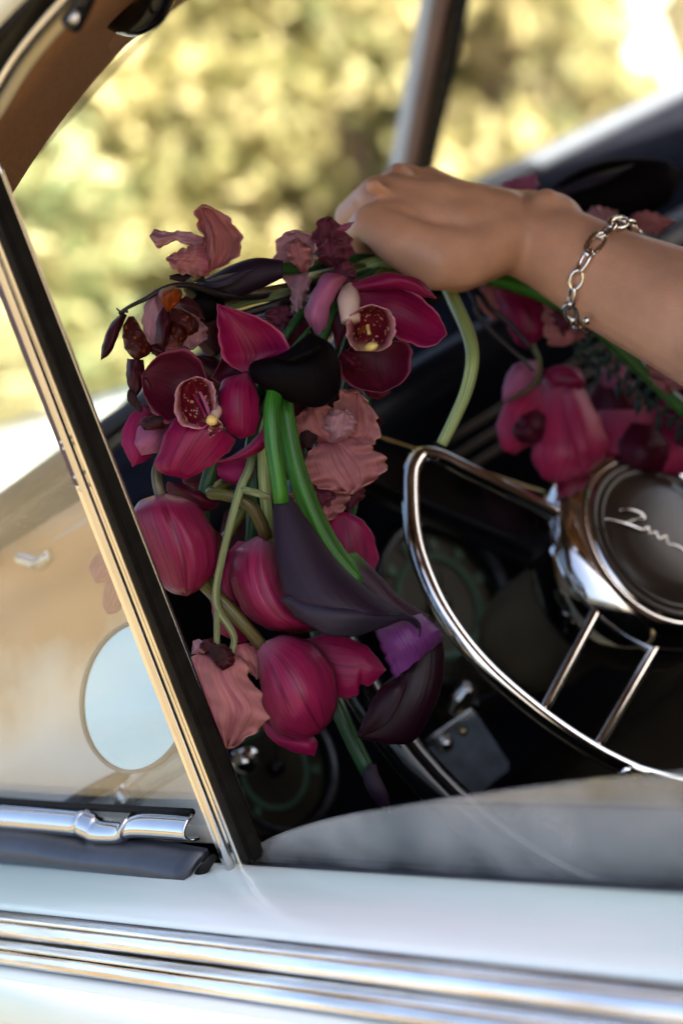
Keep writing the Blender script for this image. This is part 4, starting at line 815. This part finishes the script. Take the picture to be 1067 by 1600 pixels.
# calla lilies
D = 1.085; t = bloom('calla_lily', 'dark purple calla lily lying sideways along the top of the bunch', CAL, 437, 420, D)
pod('spathe', [(442,406),(400,402),(360,414),(318,436),(292,446)], [(442,434),(402,453),(365,468),(330,472),(292,448)], D, M['calla'], t, .45, .4)
sheet('spathe_rim', [(345,430,14),(318,440,14),(296,448,8)], [(400,420,16),(352,446,20),(296,450,8)], D, M['calla_rim'], t, cup=3)
pod('spathe_mouth', [(325,450,-2),(300,452,0),(284,472,0),(298,492,0),(316,503,0)], [(348,462,-2),(352,476,0),(348,490,0),(336,500,0),(316,505,0)], D, M['calla_black'], t, .4, .4)
stem('stem', [(430,420,-4),(470,418,-20),(540,405,-60)]+G(D), 10, D, M['stem_deep'], t)
t = bloom('calla_lily', 'slender green calla stem bridging the gap behind the upright orchid petal', CAL, 450, 455, 1.10)
stem('stem', [(352,482,-4),(390,470,-2),(450,456,-10),(520,425,-50)]+G(1.10), [6,7,7,7,7], 1.10, M['stem_grey'], t); stem('leaf_stalk', [(345,500,-4),(395,486,-4),(455,466,-10),(520,430,-50)]+G(1.10), [6,8,8,7], 1.10, M['stem_dark'], t)
D = 1.045; t = bloom('calla_lily', 'nearly black calla lily in the middle of the bunch beside the open orchid', CAL, 485, 570, D)
pod('spathe', [(482,520),(442,551),(392,567),(397,596),(450,627),(490,637)], [(486,520),(518,538),(532,574),(529,612),(508,633),(490,637)], D, M['calla_black'], t, .28, .3)
sheet('spathe_rim', [(484,521,14),(450,548,16),(430,560,14)], [(488,522,14),(500,545,18),(470,566,18)], D, M['calla_black'], t, cup=4)
stem('spathe_tip', [(486,512,6),(488,522,8),(486,534,10)], [1.5,3], D, M['calla_black'], t)
gripstem([(490,560,-20),(530,470,-40)], 9, D, M['stem_deep'], t)
D = 1.04; t = bloom('calla_lily', 'aubergine calla lily on a straight green stem with its rim turned up', CAL, 440, 780, D)
pod('spathe', [(428,770,0),(426,820,2),(432,880,6),(446,936,8),(470,960,6)], [(451,770,0),(490,825,2),(538,888,4),(600,938,4),(640,962,4)], D, M['calla'], t, .34, .22)
sheet('spathe_rim', [(446,930,16),(512,943,22),(560,945,20),(612,952,14),(640,962,10),(656,982,4)], [(438,938,12),(480,976,18),(530,996,20),(588,985,16),(630,970,10),(656,984,4)], D, M['calla_rim'], t, cup=6, curl=-2)
stem('spathe_tip', [(630,962,10),(648,968,8),(656,980,6),(655,996,6)], [4,3,1], D, M['calla'], t)
stem('stem', [(520,480,-60),(455,560,-24),(428,620,-2),(426,680,4),(434,740,4),(440,785,2)], [9,10,12,13,14,13], D, M['stem_green'], t); stem('stem', [(520,480,-60)]+G(D), 9, D, M['stem_green'], t)
D = 1.065; t = bloom('calla_lily', 'violet lipped calla lily on a long curved green stem beside the horn ring', CAL, 560, 905, D)
stem('stem', [(520,480,-50),(462,560,-20),(447,620,4),(454,690,8),(470,755,8),(496,820,6),(525,870,4),(560,912,2)], [9,10,10,10,11,14,18,20], D, M['stem_green'], t); stem('stem', [(520,480,-50)]+G(D), 9, D, M['stem_green'], t)
pod('spathe', [(522,868,0),(540,902,2),(566,940,2),(586,990,0)], [(556,862,0),(594,900,2),(630,936,2),(672,962,0)], D, petal_mat('green_to_purple_calla', (.035,.012,.02), (.02,.008,.012), (.05,.02,.03), (.05,.14,.02), veins=50, trans=0, mid=0), t, .34, .3)
sheet('spathe_throat', [(584,978,12),(596,1015,16),(617,1062,12)], [(660,958,14),(689,985,14),(691,1002,6)], D, M['calla_violet'], t, cup=10, curl=-4)
pod('spathe_mouth', [(612,1058,-4),(594,1075,-2),(570,1122,0),(560,1152,0),(590,1160,0)], [(690,990,-4),(695,1040,-2),(683,1096,0),(648,1157,0),(610,1164,0)], D, M['calla_wine'], t, .26, .25)
sheet('spathe_rim', [(617,1060,8),(592,1078,12),(566,1128,12),(560,1152,8)], [(640,1048,14),(630,1085,20),(605,1130,18),(560,1154,8)], D, M['calla_wine'], t, cup=3)
D = 1.10; t = bloom('calla_lily', 'closed dark calla bud on a short green stem pointing down at the sill', CAL, 545, 1150, D)
stem('stem', [(470,700,-40),(480,900,-30),(512,1060,-6),(530,1110,0),(552,1160,0),(576,1208,0)], [9,10,11,12,13,13], D, M['stem_deep'], t)
stem('stem', [(470,700,-40),(540,520,-60)]+G(D), 9, D, M['stem_deep'], t)
pod('bud', [(563,1196),(566,1215,2),(578,1245,2),(606,1272)], [(588,1192),(592,1210,2),(606,1240,2),(610,1272)], D, M['calla'], t, .45, .45)
# loose stems seen hanging in the bunch
for i, (lab, pts, r, D, mat) in enumerate((
    ('thick deep green stalk between the open orchid and the hanging orchids', [(440,560,-40),(350,690,-4),(326,745,2),(318,795,0),(330,900,-6),(335,940,-10)], [9,11,12,12,9,7], 1.075, 'stem_deep'),
    ('broad green stalk beside the straight calla stem', [(460,560,-40),(405,670,-4),(396,730,0),(398,790,0),(392,860,-4)], [10,13,15,15,10], 1.08, 'stem_deep'),
    ('pale green stalk tight against the straight calla stem', [(460,560,-40),(418,660,-2),(412,720,0),(416,790,0),(424,860,-8)], [8,10,10,10,8], 1.07, 'stem_pale'),
    ('pale green stalk looping down from the fist to the steering wheel spoke', [(640,405,-90),(688,432,-62),(712,476,-30),(733,525,-8),(738,565,4),(728,612,4),(708,658,2),(690,694,0)], [10,10,11,11,11,11,10,9], 1.12, 'stem_pale'),
    ('fat green stalk running under the forearm past the bracelet', [(600,420,-20),(680,430,-20),(760,432,-10),(850,460,0),(930,510,0),(1000,575,0),(1080,650,0)], [11,12,13,13,12,11,11], 1.215, 'stem_green'),
    ('olive stalk entering the fist just below the fingers', [(525,440,-30),(560,420,-30),(610,408,-30),(690,408,-30)], [11,12,12,11], 1.12, 'stem_pale'),
    ('lower olive stalk entering the fist above the wine orchid', [(530,455,-40),(565,440,-40),(610,424,-40),(700,416,-40)], [10,11,11,10], 1.12, 'stem_olive'),
    ('dark wiry stalk trailing from the fist toward the blurred orchid', [(700,425,-20),(745,455,-4),(765,480,0),(800,510,0),(830,545,0)], [4,5,5,4], 1.22, 'stem_dark'),
    ('second thin dark wiry stalk curling below the wrist', [(720,430,-20),(742,470,-2),(745,490,0),(775,525,0),(815,560,0),(834,580,0)], [4,4,4,3], 1.215, 'stem_dark'))):
    s_ = stem('cut_stem', pts, r, D, M[mat], None); s_['label'] = lab; s_['category'] = 'stem'
# blooms on the far side of the arm
D = 1.25; t = bloom('orchid_bloom', 'blurred magenta orchid hanging over the horn button', ORC, 850, 600, D)
sheet('petal', [(850,600),(800,620,4),(777,660,6),(784,700,6),(805,710,4)], [(862,620),(842,660,4),(832,690,6),(805,710,4)], D, M['orchid_lightened'], t, cup=8)
sheet('petal', [(848,600,2),(834,660,8),(830,710,12),(845,743,10),(868,755,6)], [(902,588,2),(932,650,8),(944,715,12),(902,746,10),(868,755,6)], D, M['orchid_lightened'], t, cup=14)
sheet('petal', [(844,563,4),(806,568,10),(789,594,12),(785,626,10)], [(848,577,4),(837,602,10),(814,616,12),(785,626,10)], D, M['lilac'], t, cup=8)
sheet('petal', [(848,612,4),(852,580,8),(880,570,10),(906,577,8)], [(872,618,4),(898,612,8),(914,600,10),(906,577,8)], D, M['orchid_back'], t, cup=6)
sheet('petal', [(838,640,14),(815,650,20),(800,672,20),(812,690,18)], [(852,650,14),(848,680,20),(836,694,20),(812,690,18)], D, M['orchid_dark'], t, cup=6, ruf=1)
sheet('petal', [(868,620,10),(880,670,20),(895,715,22),(918,738,16)], [(905,600,8),(935,650,14),(948,700,16),(918,738,16)], D, M['orchid_lightened'], t, cup=8, curl=-3)
stem('pedicel', [(770,455,-20),(815,510,0),(836,548,14),(843,572,16),(832,602,16),(796,626,14)], [3,4,4,4,3], D, M['stem_olive'], t)
D = 1.275; t = bloom('orchid_bloom', 'blurred wine orchid half hidden by the horn button and dark fern', ORC, 1000, 660, D)
sheet('petal', [(935,640),(925,690,6),(955,730,8),(1000,748,6)], [(1040,640),(1085,690,6),(1080,735,8),(1000,748,6)], D, M['orchid_lightened'], t, cup=10)
sheet('petal', [(930,600,-6),(910,650,-6),(925,700,-6),(960,720,-6)], [(985,590,-6),(1010,640,-6),(1000,690,-6),(960,720,-6)], D, M['orchid_dark'], t, cup=8)
sheet('petal', [(985,660,10),(965,695,16),(975,730,16),(1005,742,12)], [(1030,665,10),(1045,700,16),(1035,735,16),(1005,742,12)], D, M['orchid_dark'], t, cup=8)
sheet('petal', [(1020,630,2),(1030,670,8),(1060,705,8),(1085,700,6)], [(1055,610,2),(1085,640,8),(1095,670,8),(1085,700,6)], D, M['orchid'], t, cup=6)
sheet('petal', [(935,585,-4),(955,570,0),(985,575,0)], [(945,610,-4),(975,605,0),(985,575,0)], D, M['lilac'], t, cup=4)
stem('stem', [(990,640,-10),(900,540,-20),(800,450,-30),(700,420,-30)], 6, D, M['stem_dark'], t)
D = 1.235; t = bloom('orchid_bloom', 'wine orchid petal hanging just under the wrist', ORC, 800, 450, D)
sheet('petal', [(772,448),(784,490,4),(804,531,6),(822,545,4)], [(800,452),(852,468,4),(860,510,6),(822,545,4)], D, M['orchid'], t, cup=8)
sheet('petal', [(755,440,-4),(745,470,-4),(770,500,-4)], [(790,445,-4),(800,475,-4),(770,500,-4)], D, M['dusty'], t, cup=4)
stem('stem', [(785,450,-4),(740,430,-10),(690,420,-20)], 5, D, M['stem_dark'], t)
ruff('faded pink sweet pea tucked under the wrist beside the bracelet', 865, 460, 1.225, [
    ([(852,458),(848,500,4),(857,536,6),(880,539,4)], [(884,468),(902,500,4),(915,523,6),(880,539,4)], 'dusty', {}),
    ([(860,470,6),(862,500,8),(880,525,8)], [(884,480,6),(896,505,8),(880,525,8)], 'dusty_dark', {})], [([(862,462,-4),(800,440,-10),(720,425,-20)], 4, 'stem_brown')])
ruff('tan pink sweet pea hanging below the forearm past the bracelet', 1040, 560, 1.205, [
    ([(1012,548),(1016,590,4),(1040,614,6)], [(1085,570),(1095,600,4),(1040,614,6)], 'dusty', {}), ([(1030,560,4),(1040,585,6),(1060,600,6)], [(1085,575,4),(1100,590,6),(1060,600,6)], 'dusty_pale', {})], [([(1050,565,-4),(980,545,-10),(880,480,-20),(760,430,-30)], 4, 'stem_brown')])
ruff('pink sweet pea peeking out above the wrist', 800, 295, 1.245, [
    ([(765,305),(790,283,4),(836,271,4)], [(790,315),(830,302,4),(840,288,4),(836,271,4)], 'lilac', dict(ruf=1)), ([(790,312,-4),(815,300,-4),(850,298,-4)], [(800,330,-4),(840,325,-4),(850,298,-4)], 'dusty', {})], [([(790,310,-4),(740,370,-10),(690,410,-20)], 4, 'stem_brown')])
ruff('pink sweet pea peeking out above the bracelet', 990, 345, 1.255, [
    ([(985,336),(1012,330,4),(1056,345,4)], [(990,354),(1022,366,4),(1056,345,4)], 'dusty', dict(ruf=2)), ([(915,335,-2),(930,322,2),(965,330,2)], [(925,350,-2),(950,352,2),(965,330,2)], 'dusty_pale', {})], [([(960,350,-4),(850,400,-20),(720,420,-30)], 4, 'stem_brown')])
D = 1.32; t = bloom('calla_lily', 'large black calla lily lying behind the forearm on the dashboard', CAL, 960, 300, D)
pod('spathe', [(850,300),(900,266),(960,247),(1032,248),(1066,264)], [(862,312),(920,340),(985,345),(1045,316),(1066,270)], D, M['calla_black'], t, .3, .3)
sheet('spathe_rim', [(870,296,26),(930,272,34),(990,256,34)], [(880,306,26),(940,286,40),(990,258,36)], D, M['calla_rim'], t, cup=3)
stem('stem', [(862,306,0),(800,350,10),(700,405,20)], 10, D, M['stem_deep'], t)
# dark fern
t = thing('fern_frond', 'dark green fern frond between the blurred orchids', 'fern', P(915,545,1.26))
stem('midrib', [(700,425,-20),(800,470,0),(910,540,6),(980,600,6),(1070,670,6)], [4,3,2], 1.26, M['fern'], t, n=8)
for k in range(22):
    u = k/21; x, y = 905+165*u, 538+132*u; s_ = 1 if k % 2 else -1; L = 30+10*math.sin(k*1.7)
    dx, dy = (.75*L*(.5), -.8*L) if s_ > 0 else (-.1*L, .95*L)
    sheet('leaflet', [(x, y, 6), (x+dx*.5-5, y+dy*.5, 8), (x+dx, y+dy, 6)], [(x+2, y+2, 6), (x+dx*.5+5, y+dy*.5+2, 8), (x+dx, y+dy, 6)], 1.26, M['fern'], t, cup=2, nu=5, nv=7)

# ------------------------------------------------------------------ trees beyond the windscreen
def leafmat(name, cols, trans=.35):
    m, n, l, b = newmat(name); ge = n.new('ShaderNodeNewGeometry'); nz = n.new('ShaderNodeTexNoise'); nz.inputs['Scale'].default_value = 1.6; nz.inputs['Detail'].default_value = 3; l.new(ge.outputs['Position'], nz.inputs['Vector'])
    ad = n.new('ShaderNodeMath'); ad.operation = 'MULTIPLY_ADD'; ad.inputs[1].default_value = .45; l.new(ge.outputs['Random Per Island'], ad.inputs[0]); l.new(nz.outputs['Fac'], ad.inputs[2])
    r = n.new('ShaderNodeValToRGB'); e = r.color_ramp.elements; e[0].position = .35; e[0].color = (*cols[0], 1); e[1].position = 1.0; e[1].color = (*cols[2], 1); q = e.new(.68); q.color = (*cols[1], 1)
    l.new(ad.outputs[0], r.inputs[0]); l.new(r.outputs[0], b.inputs['Base Color']); b.inputs['Roughness'].default_value = .6
    tr = n.new('ShaderNodeBsdfTranslucent'); l.new(r.outputs[0], tr.inputs[0]); mx = n.new('ShaderNodeMixShader'); mx.inputs[0].default_value = trans; l.new(b.outputs[0], mx.inputs[1]); l.new(tr.outputs[0], mx.inputs[2]); l.new(mx.outputs[0], n['Material Output'].inputs[0]); return m
gold = leafmat('golden_leaves', ((.11,.15,.06), (.42,.40,.18), (.70,.61,.35)))
olive = leafmat('olive_leaves', ((.07,.12,.055), (.25,.29,.13), (.58,.52,.28)))
bark = plain('grey_bark', (.16,.12,.09), .9, noise=.4, nscale=8, bump=.8, bscale=30)
def tree(label, px, py, d, h, rad, mat, n, seed, low=.15, lean=0):
    r = np.random.default_rng(seed); p = P(px, py, d); base = Vector((p.x, p.y, 0))
    t = thing('tree', label, 'tree', base)
    tubeW('trunk', [base, base+Vector((.08,.05,h*.3)), base+Vector((-.05+lean*.5,.1,h*.6)), base+Vector((lean,0,h*.9))], [rad*.09,rad*.075,rad*.05,rad*.02], bark, t, n=10)
    cl = []
    for k in range(46):
        a = r.uniform(0, 6.28); q = r.uniform(low, 1); rr = rad*math.sqrt(r.uniform(.05, 1))*(1-.55*max(0, (q-.55)/.45)**2); cl.append(base+Vector((lean*q+rr*math.cos(a), rr*math.sin(a), h*q)))
    for k in range(9):
        c = cl[k*5]; s0 = base+Vector((lean*.3,0,h*r.uniform(.2,.6))); tubeW('limb', [s0, s0.lerp(c,.5)+Vector((0,0,.1)), c], [rad*.035,rad*.02,rad*.008], bark, t, n=7)
    C = np.array([tuple(c) for c in cl])[r.integers(0, len(cl), n)] + r.normal(0, rad*.14, (n, 3)); C[:, 2] = np.maximum(C[:, 2], .04)
    a = r.normal(size=(n, 3)); a /= np.linalg.norm(a, axis=1)[:, None]; b = np.cross(a, r.normal(size=(n, 3))); b /= np.linalg.norm(b, axis=1)[:, None]
    s = r.uniform(.035, .085, (n, 1)); V = np.stack([C-a*s, C+b*s*.5, C+a*s, C-b*s*.5], 1).reshape(-1, 3)
    me = bpy.data.meshes.new('m'); me.vertices.add(4*n); me.vertices.foreach_set('co', V.astype(np.float32).ravel()); me.loops.add(4*n); me.loops.foreach_set('vertex_index', np.arange(4*n, dtype=np.int32)); me.polygons.add(n); me.polygons.foreach_set('loop_start', np.arange(0, 4*n, 4, dtype=np.int32)); me.update(); me.validate()
    link('crown', me, mat, t, smooth=False)
tree('golden leafed tree showing beside the tan windscreen pillar', 60, 300, 8.0, 4.2, 1.25, gold, 17000, 1)
tree('olive leafed tree directly behind the uppermost sweet pea', 330, 200, 9.6, 5.0, 1.3, olive, 16000, 2)
tree('tall golden tree seen through the windscreen just before the divider bar', 500, 200, 8.2, 4.6, 1.0, gold, 15000, 3)
tree('dark olive tree behind the windscreen divider bar', 700, 120, 9.5, 5.0, 1.15, olive, 15000, 4)
tree('pale golden bush right of the divider bar before the white gate pillar', 835, 200, 8.0, 1.9, .55, gold, 7000, 5, low=.05)
tree('olive tree far behind the white gate pillar', 960, 40, 12.5, 5.0, 1.7, olive, 15000, 6)
gp = P(975,100,9.6); pil = thing('gate_pillar', 'white sunlit gate pillar between the bushes beyond the windscreen', 'pillar', Vector((gp.x, gp.y, 0)))
wm = plain('white_render', (.80,.78,.74), .8, noise=.06, nscale=5)
bx('shaft', (gp.x-.16,gp.y-.16,0), (gp.x+.16,gp.y+.16,1.12), wm, pil, bev=.01); bx('cap', (gp.x-.21,gp.y-.21,1.122), (gp.x+.21,gp.y+.21,1.22), wm, pil, bev=.015)
tree('low green bush just past the bonnet at the window post', -40, 520, 6.6, 1.5, .8, olive, 9000, 8, low=.04)
for lab, px, py, d, h, r_, mat, sd_ in (('tall green tree in the second row behind the golden pillar-side tree', 150, 150, 14, 8, 2.2, olive, 11), ('tall green tree in the second row left of the divider bar', 480, 60, 15, 8, 2.2, olive, 12), ('tall green tree in the second row right of the divider bar', 800, 0, 14.5, 8, 2.0, olive, 13)):
    tree(lab, px, py, d, h, r_, mat, 20000, sd_)
